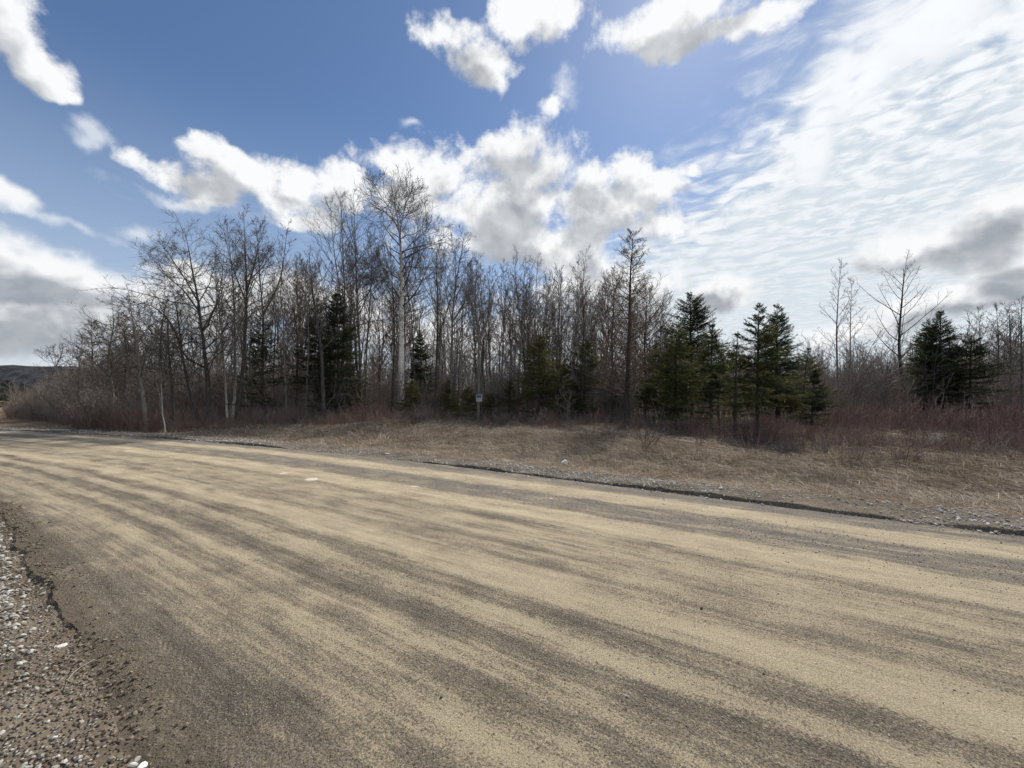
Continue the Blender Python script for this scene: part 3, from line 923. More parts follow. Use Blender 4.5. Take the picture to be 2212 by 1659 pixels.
def bare_tree(pts, r, spec, mat, seed, label, limbs=(), name='bare_tree', Y=None, dens=1.0, cat='tree', group=None):
    rng = np.random.default_rng(seed)
    b = on_ground(*pts[0]) if Y is None else at_depth(pts[0][0], pts[0][1], Y)
    b = np.array([b[0], b[1], 0.0]) if Y is None else np.array([b[0], b[1], 0.0])
    b[2] = gz(b[0], b[1]) - 0.03
    def poly(px, lean, y0, n):
        P = np.array([at_depth(x, y, y0) for x, y in px])
        m = len(P)
        off = np.cumsum(np.r_[0, rng.normal(0, 1, m - 1) * lean])
        out = []
        for (x, y), o_ in zip(px, off):
            out.append(at_depth(x, y, y0 + o_))
        return spline(np.array(out), n)
    T0 = poly(pts, 0.15, b[1], 22)
    T0[:, 0] += np.cumsum(rng.normal(0, 0.010, 22)); T0[0] = b
    if len(pts) and Y is not None:
        T0 = spline(np.vstack([b[None], T0[1:]]), 22)
    trunks, radii = [T0], [r]
    for lp, lr in limbs:
        # a limb leaves the stem where the stem stands at that height
        z0 = at_depth(lp[0][0], lp[0][1], b[1])[2]
        k = int(np.argmin(np.abs(T0[:, 2] - z0)))
        L = poly(lp, 0.5, T0[k, 1], 14)
        L = L - L[0] + T0[k]
        trunks.append(L); radii.append(lr)
    tw = max(0.0035, 0.00025 * b[1]) * (1.15 if spec == 'larch' else 1)
    gt, gc = build_bare(trunks, radii, spec, rng, tw, dens)
    root = empty(name, b)
    tag(root, label, cat, group)
    mt, mc = KIND_MAT[mat]
    obj('trunk', gt.mesh('trunk', mt, True, origin=b), root)
    obj('crown', gc.mesh('crown', mc, True, origin=b), root)
    return root

G_ROW = None
bare_tree([(864, 909), (866, 800), (867, 689), (868, 600), (864, 504), (856, 455), (849, 412)], .27, 'birch', 'birch', 101,
  'tall white-barked birch with a broad bare crown, the highest tree in the row', name='birch_tree', dens=1.0,
  limbs=[([(868, 515), (850, 470), (826, 430), (808, 402)], .055), ([(866, 640), (838, 600), (812, 575), (782, 568), (752, 560)], .06),
         ([(868, 645), (892, 615), (920, 588), (945, 540)], .065), ([(868, 505), (878, 455), (886, 425), (893, 410)], .05), ([(867, 550), (895, 520), (925, 500), (940, 480)], .05),
         ([(864, 605), (825, 590), (790, 588)], .035)])
bare_tree([(453, 922), (450, 850), (443, 772), (434, 700), (426, 639), (412, 570), (396, 492)], .13, 'spread', 'dark', 102,
  'stout dark tree with a wide bare crown standing straight at the left of the row', dens=1.1,
  limbs=[([(444, 790), (405, 770), (380, 740), (350, 720)], .06), ([(431, 680), (395, 630), (350, 595), (315, 560)], .055), ([(437, 720), (470, 660), (480, 610), (484, 560)], .05),
         ([(428, 640), (400, 590), (370, 545), (352, 520)], .045), ([(440, 760), (475, 730), (500, 690)], .04)])
bare_tree([(433, 922), (410, 835), (386, 725), (362, 684), (335, 660), (290, 650), (262, 660)], .10, 'spread', 'dark', 103,
  'dark tree leaning far to the left, crossing behind the stout dark tree', dens=0.9,
  limbs=[([(400, 790), (388, 700), (380, 640), (360, 590)], .05), ([(386, 725), (350, 722), (300, 730)], .035)])
bare_tree([(510, 919), (520, 840), (526, 772), (530, 700), (531, 622), (527, 540), (523, 458)], .12, 'aspen', 'dark', 104,
  'dark straight tree between two pale slender trunks left of the sparse spruce',
  limbs=[([(531, 620), (548, 560), (560, 500), (562, 470)], .05), ([(530, 660), (505, 600), (488, 540), (478, 490)], .045), ([(531, 600), (560, 575), (585, 540)], .04)])
bare_tree([(492, 918), (487, 860), (482, 770), (476, 690), (470, 620), (465, 545)], .065, 'slim', 'aspen', 105, 'slender pale-barked tree curving left just left of the dark straight tree', name='aspen_tree')
bare_tree([(501, 915), (510, 822), (508, 720), (506, 622), (497, 540), (490, 474)], .08, 'aspen', 'aspen', 106, 'slim whitish trunk reaching the left crown tops beside the dark straight tree', name='aspen_tree')
bare_tree([(535, 912), (527, 830), (524, 760), (520, 700), (514, 620)], .06, 'slim', 'aspen', 107, 'short thin white trunk close behind the dark straight tree', name='aspen_tree')
bare_tree([(570, 912), (568, 820), (566, 665), (561, 600), (556, 540), (552, 478)], .11, 'aspen', 'grey', 108, 'tall forked tree rising out of the sparse spruce, with wide upswept limbs',
  limbs=[([(566, 668), (588, 630), (608, 580), (614, 520), (622, 466)], .07), ([(563, 620), (540, 590), (525, 555)], .04)], dens=1.1)
bare_tree([(620, 915), (617, 822), (614, 752), (613, 695), (606, 650), (606, 600)], .09, 'slim', 'grey', 109, 'tree with a small fork right of the sparse spruce',
  limbs=[([(613, 700), (628, 680), (642, 650), (648, 610)], .045), ([(612, 720), (598, 700), (590, 670)], .03)])
bare_tree([(698, 923), (697, 850), (694, 760), (684, 690), (674, 610), (668, 545)], .12, 'slim', 'dark', 110, 'grey trunk standing nearest the road before the dark spruce pair, with dead limbs low down',
  limbs=[([(698, 880), (720, 850), (745, 842), (760, 858)], .04), ([(697, 895), (676, 880), (660, 862)], .025)])
bare_tree([(740, 912), (738, 800), (745, 650), (740, 520), (737, 412)], .10, 'slim', 'grey', 111, 'very tall slim tree with a tuft at its tip left of the birch', dens=1.1)
bare_tree([(776, 910), (778, 800), (772, 650), (768, 520), (762, 410)], .11, 'aspen', 'grey', 112, 'tall grey tree close to the left of the birch', dens=1.0)
bare_tree([(758, 912), (756, 820), (748, 740), (735, 640), (718, 520), (712, 432)], .09, 'aspen', 'grey', 113, 'tall tree curving up to the left behind the very tall slim one')
bare_tree([(660, 914), (664, 800), (668, 700), (660, 620), (652, 560)], .07, 'slim', 'grey', 114, 'thin grey tree left of the dark spruce pair')
bare_tree([(792, 912), (790, 800), (800, 680), (806, 580), (800, 500)], .09, 'slim', 'grey', 115, 'slim grey tree just behind the birch on its left')
bare_tree([(846, 911), (850, 800), (852, 700), (846, 600), (842, 540)], .10, 'slim', 'dark', 116, 'dark trunk immediately left of the birch trunk')
bare_tree([(940, 914), (943, 800), (945, 720), (947, 653), (942, 560), (950, 510)], .10, 'slim', 'dark', 117, 'dark straight trunk right of the birch with small upright boughs',
  limbs=[([(945, 740), (960, 690), (975, 650), (985, 600)], .05)])
bare_tree([(972, 912), (975, 795), (979, 653), (990, 580), (1004, 502)], .11, 'aspen', 'grey', 118, 'grey tree with a rounded upswept crown two trees right of the birch',
  limbs=[([(977, 700), (960, 620), (965, 560)], .05), ([(978, 690), (1010, 640), (1022, 590)], .05), ([(980, 640), (984, 560), (975, 515)], .04)], dens=1.1)
bare_tree([(1032, 916), (1034, 820), (1036, 735), (1030, 680), (1028, 620), (1036, 550)], .105, 'slim', 'grey', 119, 'forked grey tree that carries the small white sign',
  limbs=[([(1036, 738), (1052, 700), (1066, 655), (1072, 600)], .07), ([(1032, 690), (1018, 650), (1012, 610)], .04)], dens=1.1)
bare_tree([(1080, 912), (1084, 800), (1088, 700), (1080, 620), (1090, 560)], .075, 'slim', 'grey', 120, 'slim grey tree right of the tree with the sign')
bare_tree([(1098, 911), (1100, 800), (1108, 690), (1112, 620), (1117, 540)], .08, 'slim', 'grey', 121, 'slim tree with a straight tip left of the olive fir')
bare_tree([(1118, 911), (1122, 800), (1130, 700), (1132, 620), (1138, 556)], .08, 'slim', 'grey', 122, 'upright slim tree directly behind the olive fir on its left', dens=1.1)
bare_tree([(1150, 910), (1152, 800), (1155, 700), (1158, 620), (1161, 547)], .09, 'aspen', 'pale', 123, 'pale slender tree with a narrow crown above the olive fir', dens=.9)
bare_tree([(1205, 910), (1204, 800), (1200, 700), (1190, 640), (1186, 585)], .07, 'slim', 'grey', 124, 'slim tree right of the pale slender one above the firs')
bare_tree([(1238, 910), (1240, 820), (1246, 720), (1250, 640), (1252, 566)], .08, 'aspen', 'grey', 125, 'upswept narrow tree above the blue-grey fir')
bare_tree([(1248, 910), (1258, 800), (1264, 700), (1262, 620), (1270, 536)], .07, 'slim', 'warm', 126, 'thin tree with a clumpy tip rising highest right of centre')
bare_tree([(1322, 912), (1324, 820), (1322, 740), (1326, 660), (1322, 592)], .11, 'bushy', 'warm', 127, 'bushy many-branched tree left of the tall larch')
bare_tree([(1392, 912), (1394, 820), (1390, 740), (1396, 670), (1392, 610)], .10, 'bushy', 'warm', 128, 'bushy many-branched tree right of the tall larch', dens=1.0)
bare_tree([(1356, 930), (1355, 850), (1357, 760), (1360, 660), (1362, 570), (1367, 497)], .14, 'larch', 'warm', 129, 'tall bare larch with a thin spire and short level twigs', name='larch_tree', dens=1.15)
bare_tree([(1428, 912), (1430, 820), (1426, 740), (1432, 650)], .07, 'bushy', 'grey', 130, 'upright bushy tree just left of the right-hand spruces', dens=.8)
# the left end
bare_tree([(315, 932), (308, 850), (298, 780), (292, 720), (280, 660), (276, 625)], .10, 'spread', 'grey', 131, 'grey spreading tree at the road edge on the left',
  limbs=[([(300, 800), (270, 770), (235, 740), (205, 725)], .05), ([(298, 790), (325, 740), (345, 690)], .05), ([(304, 830), (270, 812), (240, 800)], .03)], dens=.95)
bare_tree([(200, 905), (201, 830), (201, 760), (199, 690)], .10, 'larch', 'warm', 132, 'bare larch with a pointed top near the left end of the row', name='larch_tree', dens=.9)
bare_tree([(178, 908), (176, 850), (170, 780), (163, 730)], .07, 'spread', 'pale', 133, 'pale crooked small tree just left of the bare larch', dens=.7)
bare_tree([(139, 904), (136, 840), (122, 790), (117, 746)], .07, 'spread', 'grey', 134, 'small forked tree standing alone at the far left',
  limbs=[([(124, 795), (112, 770), (104, 755)], .035), ([(123, 792), (134, 770), (138, 750)], .035)], dens=.6)
bare_tree([(240, 925), (243, 860), (232, 780), (245, 700), (240, 640)], .08, 'spread', 'grey', 135, 'tangled grey tree between the bare larch and the spreading tree', dens=.9)
bare_tree([(270, 915), (268, 840), (272, 760), (268, 700), (262, 680)], .07, 'larch', 'warm', 136, 'short bare larch hidden among the tangled grey trees', name='larch_tree', dens=.7)
bare_tree([(352, 922), (356, 850), (345, 780), (352, 700), (372, 610)], .09, 'spread', 'grey', 137, 'grey tree between the spreading tree and the leaning dark tree', dens=.9)
bare_tree([(380, 924), (372, 850), (366, 780), (363, 700), (358, 640)], .08, 'slim', 'dark', 138, 'thin upright dark tree left of the leaning dark tree')
bare_tree([(357, 932), (353, 900), (349, 850), (346, 790)], .028, 'slim', 'aspen', 139, 'short white stem leaning slightly at the road edge', name='birch_tree', dens=.6)
# the right end
bare_tree([(1813, 908), (1811, 816), (1808, 720), (1812, 640), (1820, 558)], .09, 'wisp', 'pale', 140, 'wispy pale birch, the taller of the two right of the spruces', name='birch_tree', Y=31)
bare_tree([(1838, 908), (1836, 816), (1837, 720), (1838, 660), (1840, 600)], .075, 'wisp', 'pale', 141, 'wispy pale birch, the shorter of the two right of the spruces', name='birch_tree', Y=32)
bare_tree([(1953, 905), (1951, 836), (1940, 743), (1945, 690), (1950, 620), (1960, 548)], .13, 'maple', 'dark', 142, 'bare tree with regular upswept limbs and a kinked trunk, tallest at the right', Y=29)
for k, (pts, r_, lb) in enumerate([
   ([(2118, 905), (2120, 800), (2117, 720), (2113, 665)], .07, 'slim bare tree just right of the sparse right-hand spruce'),
   ([(2155, 905), (2156, 800), (2156, 730), (2150, 660)], .08, 'bare tree second from the right edge of the wood'),
   ([(2186, 910), (2184, 800), (2183, 720), (2180, 655)], .09, 'dark bare tree beside the right edge of the picture'),
   ([(2208, 915), (2208, 800), (2206, 720), (2209, 645)], .10, 'dark bare tree cut by the right edge of the picture')]):
    bare_tree(pts, r_, 'aspen', 'grey', 150 + k, lb, dens=.9, Y=27 - k)

# ------------------------------------------------------------------ conifers
def blades(geo, p, d, L, w, rng, var):
    """pointed needle sprays: one slim triangle each"""
    n = len(p)
    s = norm(np.cross(d, rng.normal(0, 1, (n, 3))))
    L = np.asarray(L).reshape(-1, 1); w = np.asarray(w).reshape(-1, 1)
    V = np.stack([p - s * w, p + s * w, p + d * L], 1)
    geo.add(V.reshape(-1, 3), None, np.arange(n * 3).reshape(-1, 3), np.repeat(var, 3))
def build_spruce(H, Rb, rng, z0=0.12, dens=1.0, droop=0.15, fine=1.0, gaps=0.12, trunk_r=None, bend_=0.0, r_pow=0.72, fill=1.0):
    gt, gc = Geo(), Geo()
    gb = gt
    n = 18
    t = np.linspace(0, 1, n)
    P = np.zeros((n, 3)); P[:, 2] = t * H
    P[:, 0] = bend_ * H * t ** 2 + np.cumsum(rng.normal(0, .008, n)) * H * 0.1
    P[:, 1] = np.cumsum(rng.normal(0, .008, n)) * H * 0.1
    tr = trunk_r or 0.012 * H + 0.02
    R = tr * (1 - t) ** 0.9 + 0.006
    tubes(gt, P[None], R[None], 7, rng)
    # whorls
    nb = int(58 * H ** 0.62 * dens)
    tt = z0 + (0.985 - z0) * (rng.random(nb) ** 0.85)
    tt = np.sort(tt)
    tt = np.round(tt * H / 0.28) * 0.28 / H + rng.normal(0, 0.05 / H, nb)
    tt = np.clip(tt, z0, 0.965)
    x = tt * (n - 1); i = np.minimum(x.astype(int), n - 2); f = (x - i)[:, None]
    pos = P[i] * (1 - f) + P[i + 1] * f
    phi = rng.random(nb) * 6.283
    lobes = 1 + 0.22 * np.sin(phi * 2 + rng.random() * 6) + 0.15 * np.sin(phi * 3 + tt * 9)
    rel = (1 - tt) / (1 - z0)
    L = Rb * 1.36 * np.clip(rel, 0.03, 1) ** r_pow * lobes * rng.uniform(0.65, 1.12, nb) * np.where(rel > .85, rng.uniform(.4, 1, nb), 1)
    L = np.maximum(L, 0.06) * np.where(rng.random(nb) < .12, 1.3, 1)
    keep = rng.random(nb) > gaps + .55 * smooth(tt, .80, .97)
    pos, phi, L, rel = pos[keep], phi[keep], L[keep], rel[keep]
    nb = len(L)
    elev = rad(42) * (1 - rel) ** 1.6 - droop * rel + rng.normal(0, .08, nb)
    d = np.stack([np.cos(phi) * np.cos(elev), np.sin(phi) * np.cos(elev), np.sin(elev)], -1)
    P1, R1 = chains(pos, d, L, 0.006 + 0.009 * L, 0.003, 7, 0.28, 0.16, rng)
    tubes(gb, P1, R1, 3, rng)
    # branchlets: flat sprays to both sides
    K = int(15 * fill)
    tk = (np.arange(K)[None] + rng.random((nb, K))) / K * 0.85 + 0.13
    xx = tk * 6; ii = np.minimum(xx.astype(int), 5); ff = (xx - ii)[..., None]
    m = np.arange(nb)[:, None]
    pp = P1[m, ii] * (1 - ff) + P1[m, ii + 1] * ff
    T = norm(P1[m, ii + 1] - P1[m, ii])
    sd_ = norm(np.cross(T, np.array([0, 0, 1.0])))
    sgn = np.where((np.arange(K)[None] % 2) == 0, 1.0, -1.0)[..., None] * np.ones((nb, K, 1))
    a = rad(52) + rng.normal(0, .2, (nb, K))[..., None]
    dd = norm(T * np.cos(a) + sd_ * sgn * np.sin(a) + rng.normal(0, .16, (nb, K, 3)) + np.array([0, 0, -0.10]))
    l2 = np.clip(0.46 * L[:, None] * (1.15 - tk) * rng.uniform(.6, 1.25, (nb, K)), 0.06, 0.62)
    P2, R2 = chains(pp.reshape(-1, 3), dd.reshape(-1, 3), l2.ravel(), 0.004, 0.002, 4, 0.10, 0.12, rng)
    allc = [(P2, l2.ravel(), 15), (P1, L, 26)]
    for Pc, Lc, nbl in allc:
        M = len(Pc); nn = Pc.shape[1]
        # needles per metre, so that long shoots carry more of them
        cnt = np.maximum(5, (Lc / 0.019 * fine).astype(int))
        cnt = np.minimum(cnt, nbl * 4)
        idx = np.repeat(np.arange(M), cnt)
        tq = rng.random(len(idx)) ** 0.85
        xq = (0.15 + 0.85 * tq) * (nn - 1); iq = np.minimum(xq.astype(int), nn - 2); fq = (xq - iq)[:, None]
        q = Pc[idx, iq] * (1 - fq) + Pc[idx, iq + 1] * fq
        Tq = norm(Pc[idx, iq + 1] - Pc[idx, iq])
        dq = norm(Tq * 0.8 + rng.normal(0, .5, (len(idx), 3)) + np.array([0, 0, .08]))
        ln_ = rng.uniform(0.06, 0.15, len(idx)) / fine ** 0.3 * np.clip(Lc[idx] * 2.2, .45, 1)
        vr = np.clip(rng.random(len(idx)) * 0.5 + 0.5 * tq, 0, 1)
        blades(gc, q, dq, ln_, 0.0115 / fine ** 0.3 * np.ones(len(idx)), rng, vr)
    # leader
    q = P[-1] - np.array([0, 0, 1.0]) * rng.random((40, 1)) * 0.05 * H
    blades(gc, q, norm(np.array([0, 0, 1.0]) + rng.normal(0, .45, (40, 3))), np.full(40, .055), np.full(40, .006), rng, rng.random(40))
    return gt, gc
def spruce(base, top, spread_px, seed, label, mat=None, Y=None, name='spruce_tree', group=None, **kw):
    rng = np.random.default_rng(seed)
    b = on_ground(*base)
    if Y is not None:
        b = at_depth(base[0], base[1], Y)
    b[2] = gz(b[0], b[1]) - 0.03
    top3 = at_depth(top[0], top[1], b[1])
    H = top3[2] - b[2]
    Rb = spread_px / F * b[1]
    gt, gc = build_spruce(H, Rb, rng, bend_=(top3[0] - b[0]) / H, **kw)
    root = empty(name, b); tag(root, label, 'tree', group)
    obj('trunk', gt.mesh('trunk', M_dark, True), root)
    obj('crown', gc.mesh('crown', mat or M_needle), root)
    return root
spruce((1637, 955), (1639, 655), 58, 201, 'spruce with a long bare leader, standing clear in front of the right-hand group', z0=.22, gaps=.15)
spruce((1589, 957), (1594, 716), 36, 202, 'thin sparse spruce just left of the one with the long leader', z0=.10, gaps=.32, dens=.8)
spruce((1461, 934), (1462, 700), 66, 203, 'full bright green spruce, broadest of the right-hand group', z0=.14, dens=1.35, mat=M_needle)
spruce((1495, 915), (1491, 628), 78, 204, 'tallest dark spruce behind the full bright green one', z0=.2, dens=1.35, mat=M_needle_dark)
spruce((1413, 922), (1416, 734), 46, 205, 'small spruce at the left end of the right-hand group', z0=.2, dens=1.1, mat=M_needle)
spruce((1537, 926), (1539, 697), 52, 206, 'ragged spruce between the tallest dark one and the thin sparse one', z0=.28, gaps=.2, mat=M_needle)
spruce((1553, 935), (1556, 760), 36, 207, 'low sparse spruce before the ragged one', z0=.3, gaps=.3, mat=M_needle_dark)
spruce((1682, 918), (1679, 655), 62, 208, 'dark pointed spruce right of the one with the long leader', z0=.15, dens=1.4, mat=M_needle_dark)
spruce((1735, 916), (1748, 752), 50, 209, 'leaning ragged spruce at the right of the group', z0=.3, gaps=.35, dens=.9, mat=M_needle)
spruce((1754, 941), (1760, 800), 32, 210, 'small low spruce alone right of the group', z0=.1, dens=1.3, mat=M_needle_dark)
spruce((2035, 912), (2035, 668), 62, 211, 'broad dark spruce with a crowded top near the right edge', z0=.1, dens=1.5, Y=25, mat=M_needle_dark)
spruce((2000, 912), (2001, 685), 44, 212, 'spruce leaning into the left side of the broad dark one', z0=.12, dens=1.3, Y=26, mat=M_needle)
spruce((2098, 916), (2101, 718), 52, 213, 'sparse lower spruce right of the broad dark one', z0=.15, gaps=.25, Y=24, mat=M_needle_dark)
spruce((1163, 916), (1166, 715), 56, 214, 'olive green fir in the middle of the wood edge', name='fir_tree', z0=.08, dens=1.25, mat=M_needle_olive)
spruce((1262, 914), (1266, 730), 58, 215, 'blue-grey fir right of the olive green one', name='fir_tree', z0=.1, gaps=.2, dens=1.1, mat=M_needle)
spruce((1210, 914), (1208, 770), 44, 216, 'small olive fir between the olive green and the blue-grey fir', name='fir_tree', z0=.1, gaps=.2, dens=1.0, mat=M_needle_olive)
spruce((1330, 913), (1326, 800), 42, 217, 'low olive fir behind the foot of the tall larch', name='fir_tree', z0=.1, gaps=.25, mat=M_needle_olive)
spruce((909, 912), (908, 710), 44, 218, 'dark spruce immediately right of the birch', z0=.12, dens=1.2, Y=29, mat=M_needle_dark)
spruce((888, 912), (890, 822), 36, 219, 'low olive fir at the right foot of the birch', name='fir_tree', z0=.05, mat=M_needle_olive)
spruce((966, 912), (968, 822), 34, 220, 'low olive fir right of the dark straight trunk', name='fir_tree', z0=.05, mat=M_needle_olive)
spruce((1062, 913), (1060, 850), 34, 221, 'low olive fir right of the white sign', name='fir_tree', z0=.05, mat=M_needle_olive)
spruce((1100, 913), (1104, 820), 30, 222, 'small olive fir left of the large olive one', name='fir_tree', z0=.05, mat=M_needle_olive)
spruce((732, 914), (726, 625), 66, 223, 'dark spruce, taller of the pair left of the birch', z0=.08, dens=1.5, gaps=.12, mat=M_needle_dark)
spruce((690, 914), (684, 648), 58, 224, 'dark ragged spruce, left one of the pair', z0=.12, dens=1.2, gaps=.22, Y=26, mat=M_needle_dark)
spruce((768, 912), (770, 810), 34, 225, 'low dark spruce at the foot of the pair left of the birch', z0=.05, mat=M_needle)
spruce((563, 915), (567, 672), 46, 226, 'sparse spruce with dead level branches, green only at its top', z0=.16, gaps=.45, dens=1.0, droop=.0, fine=.55, mat=M_needle_dark)
spruce((540, 914), (548, 745), 36, 227, 'small half-dead spruce behind the sparse spruce', z0=.2, gaps=.4, dens=.8, fine=.6, mat=M_needle_dark, Y=27)
spruce((151, 893), (157, 797), 17, 228, 'small dark spruce at the far left beyond the roadside shrubs', z0=.05, dens=1.0, fine=.5, mat=M_needle_dark)
spruce((12, 880), (14, 822), 22, 229, 'distant dark spruce at the left picture edge before the hill', z0=.05, dens=1.2, fine=.4, mat=M_needle_dark)
spruce((45, 878), (48, 828), 14, 230, 'distant dark spruce, middle of three before the hill', z0=.05, dens=1.2, fine=.4, mat=M_needle_dark)
spruce((64, 877), (62, 832), 12, 231, 'distant dark spruce, rightmost of three before the hill', z0=.05, dens=1.2, fine=.4, mat=M_needle_dark)
spruce((1015, 913), (1012, 838), 40, 232, 'low olive fir left of the tree with the sign', name='fir_tree', z0=.05, mat=M_needle_olive)
spruce((1700, 920), (1702, 845), 50, 233, 'low olive fir under the dark pointed spruce', name='fir_tree', z0=.05, gaps=.3, mat=M_needle_olive)

# ------------------------------------------------------------------ the crowd of thin trees in the wood
SIL_X = [0, 60, 100, 150, 200, 250, 300, 400, 600, 650, 720, 800, 900, 950, 1050, 1200, 1300, 1400, 1450, 1500, 1560, 1620, 1700, 1760, 1850, 1950, 2050, 2120, 2212, 2400]
SIL_Y = [880, 870, 800, 775, 740, 700, 650, 600, 590, 570, 540, 520, 540, 545, 575, 590, 600, 620, 670, 700, 690, 700, 740, 745, 740, 730, 700, 680, 665, 660]
protos = []
for k in range(9):
    rng = np.random.default_rng(400 + k)
    H = 10.0
    n = 14
    P = np.zeros((n, 3)); P[:, 2] = np.linspace(0, H, n)
    P[:, 0] = np.cumsum(rng.normal(0, .06, n)) + rng.normal(0, .04) * P[:, 2]; P[:, 1] = np.cumsum(rng.normal(0, .06, n)); P[0] = 0
    tr, ra_ = [P], [.065]
    if k % 3 == 0:
        q = P[6:].copy(); q = q + np.linspace(0, 1, len(q))[:, None] * np.array([rng.normal(0, 1), rng.normal(0, 1), -0.6]); tr.append(spline(q, 10)); ra_.append(.04)
    gt, gc = build_bare(tr, ra_, ['slim', 'aspen', 'slim', 'slim', 'bushy', 'aspen', 'slim', 'wisp', 'slim'][k], rng, 0.008, 0.85, 5)
    mm = ['grey', 'aspen', 'dark', 'grey', 'warm', 'grey', 'aspen', 'pale', 'dark'][k]
    protos.append((gt.mesh('trunk', KIND_MAT[mm][0], True), gc.mesh('crown', KIND_MAT[mm][1], True)))
rng = np.random.default_rng(77)
xs = np.concatenate([rng.uniform(150, 1460, 200), rng.uniform(1460, 2212, 60)])
first = None
for i, px in enumerate(xs):
    Y = rng.uniform(25.5, 44) if px < 1460 else rng.uniform(32, 46)
    if px < 400: Y = rng.uniform(21, 36)
    if 850 < px < 880: Y = max(Y, 31)
    sy = np.interp(px, SIL_X, SIL_Y) + abs(rng.normal(0, 1)) * 60 - 5
    p = at_depth(px, sy, Y)
    H = max(3.0, p[2])
    s = H / 10
    g0_ = gz(p[0], p[1])
    root = empty('thin_tree', (p[0], p[1], g0_ - .02), rng.random() * 6.28, (s ** .7, s ** .7, s))
    root.rotation_euler = (rng.normal(0, .05), rng.normal(0, .05), root.rotation_euler.z)
    kq = int(rng.integers(0, 9))
    a, b_ = protos[kq]
    look = ['thin bare grey tree', 'thin white-barked aspen', 'thin dark-trunked tree', 'thin bare grey tree', 'bushy brownish young tree', 'thin bare grey tree', 'thin white-barked aspen', 'thin wispy pale-twigged tree', 'thin dark-trunked tree'][kq]
    place = [w_ for lim_, w_ in [(300, 'at the left end of the wood'), (480, 'behind the stout dark tree'), (640, 'behind the sparse spruce'), (800, 'behind the dark spruce pair'), (930, 'behind the birch'), (1090, 'behind the tree with the sign'), (1280, 'behind the firs in the middle'), (1460, 'behind the tall larch'), (1770, 'behind the right-hand spruces'), (1960, 'behind the wispy birches'), (3000, 'behind the broad dark spruce at the right')] if px < lim_][0]
    tag(root, look + ' in the crowd ' + place, 'tree', 'thin bare trees crowded in the wood ' + place)
    obj('trunk', a, root); obj('crown', b_, root)

# ------------------------------------------------------------------ masses nobody could count
def place_many(protos, X, Y, Z, S, rng, geo=None, sz=None):
    geo = geo or Geo()
    pick = rng.integers(0, len(protos), len(X))
    for k, g in enumerate(protos):
        m = np.where(pick == k)[0]
        if not len(m): continue
        v, q, t, a = g.arrays()
        th = rng.random(len(m)) * 6.283
        c, s = np.cos(th)[:, None], np.sin(th)[:, None]
        sc = S[m][:, None]; scz = sc if sz is None else sz[m][:, None]
        V = np.stack([(v[None, :, 0] * c - v[None, :, 1] * s) * sc + X[m][:, None], (v[None, :, 0] * s + v[None, :, 1] * c) * sc + Y[m][:, None], v[None, :, 2] * scz + Z[m][:, None]], -1)
        o_ = (np.arange(len(m)) * len(v))[:, None, None]
        Q = (q[None] + o_).reshape(-1, 4) if q is not None else None
        T = (t[None] + o_).reshape(-1, 3) if t is not None else None
        geo.add(V.reshape(-1, 3), Q, T, (np.clip(a[None] * .6 + rng.random((len(m), 1)) * .4, 0, 1)).ravel())
    return geo
def sapling(rng, H, nst, K1, K2, tw, lean=.25, up=.5, wob=.35, a1=42, l1=.32, r0=.012, n1=4):
    g = Geo()
    st = rng.normal(0, .10, (nst, 3)) * np.array([1, 1, 0])
    d = np.stack([rng.normal(0, lean, nst), rng.normal(0, lean, nst), np.ones(nst)], -1)
    P, R = chains(st, d, H * rng.uniform(.55, 1, nst), r0, tw, 6, .2, wob * .5, rng)
    tubes(g, P, R, 3, rng)
    if K1:
        pos, dd, pr, tt, par = children(P, R, K1, .25, .97, rad(a1), rad(12), rng)
        L = H * l1 * rng.uniform(.4, 1.1, len(pos)) * (1.15 - .7 * tt)
        P1, R1 = chains(pos, dd, L, np.maximum(pr * .6, tw), tw * .7, n1, up, wob, rng)
        tubes(g, P1, R1, 3, rng)
        if K2:
            pos, dd, pr, tt, par = children(P1, R1, K2, .2, .97, rad(42), rad(14), rng)
            L2 = L[par] * rng.uniform(.25, .55, len(pos))
            P2, R2 = chains(pos, dd, L2, tw * .8, tw * .5, 3, up, wob, rng)
            tubes(g, P2, R2, 3, rng)
    return g
def edge_y(px):
    """how far off the front of the wood stands, along each line of sight"""
    return np.interp(px, [0, 80, 200, 320, 450, 700, 900, 1100, 1300, 1400, 1500, 1640, 1760, 2000, 2212], [30, 27, 20, 19.5, 21, 20.5, 22, 20.5, 19, 17.3, 15.3, 14.0, 14.8, 15.5, 14])
# thicket inside the wood
rng = np.random.default_rng(31)
sap = [sapling(rng, 3.9, 3, 8, 4, .008) for _ in range(8)]
n = 2300
px = rng.uniform(40, 2300, n)
Y = np.maximum(edge_y(px) * 1.12 + 1.5, np.interp(px, [900, 1100, 1400, 1650, 1900, 2212], [22, 24, 23, 23, 24.5, 23.5])) + rng.random(n) ** 1.2 * 22
X = (px - 1106) / F * Y
S_ = rng.uniform(.5, 1.25, n) * np.where(rng.random(n) < .2, 1.35, 1)
S_ *= np.where(px < 150, .75, 1) * np.interp(px, [1600, 1800], [1, 1.12])
o = obj('underbrush', place_many(sap, X, Y, np.full(n, -.03), S_, rng).mesh('underbrush', M_brush, True))
tag(o, 'dense tangle of bare grey saplings and brush filling the wood', 'underbrush', kind='stuff')
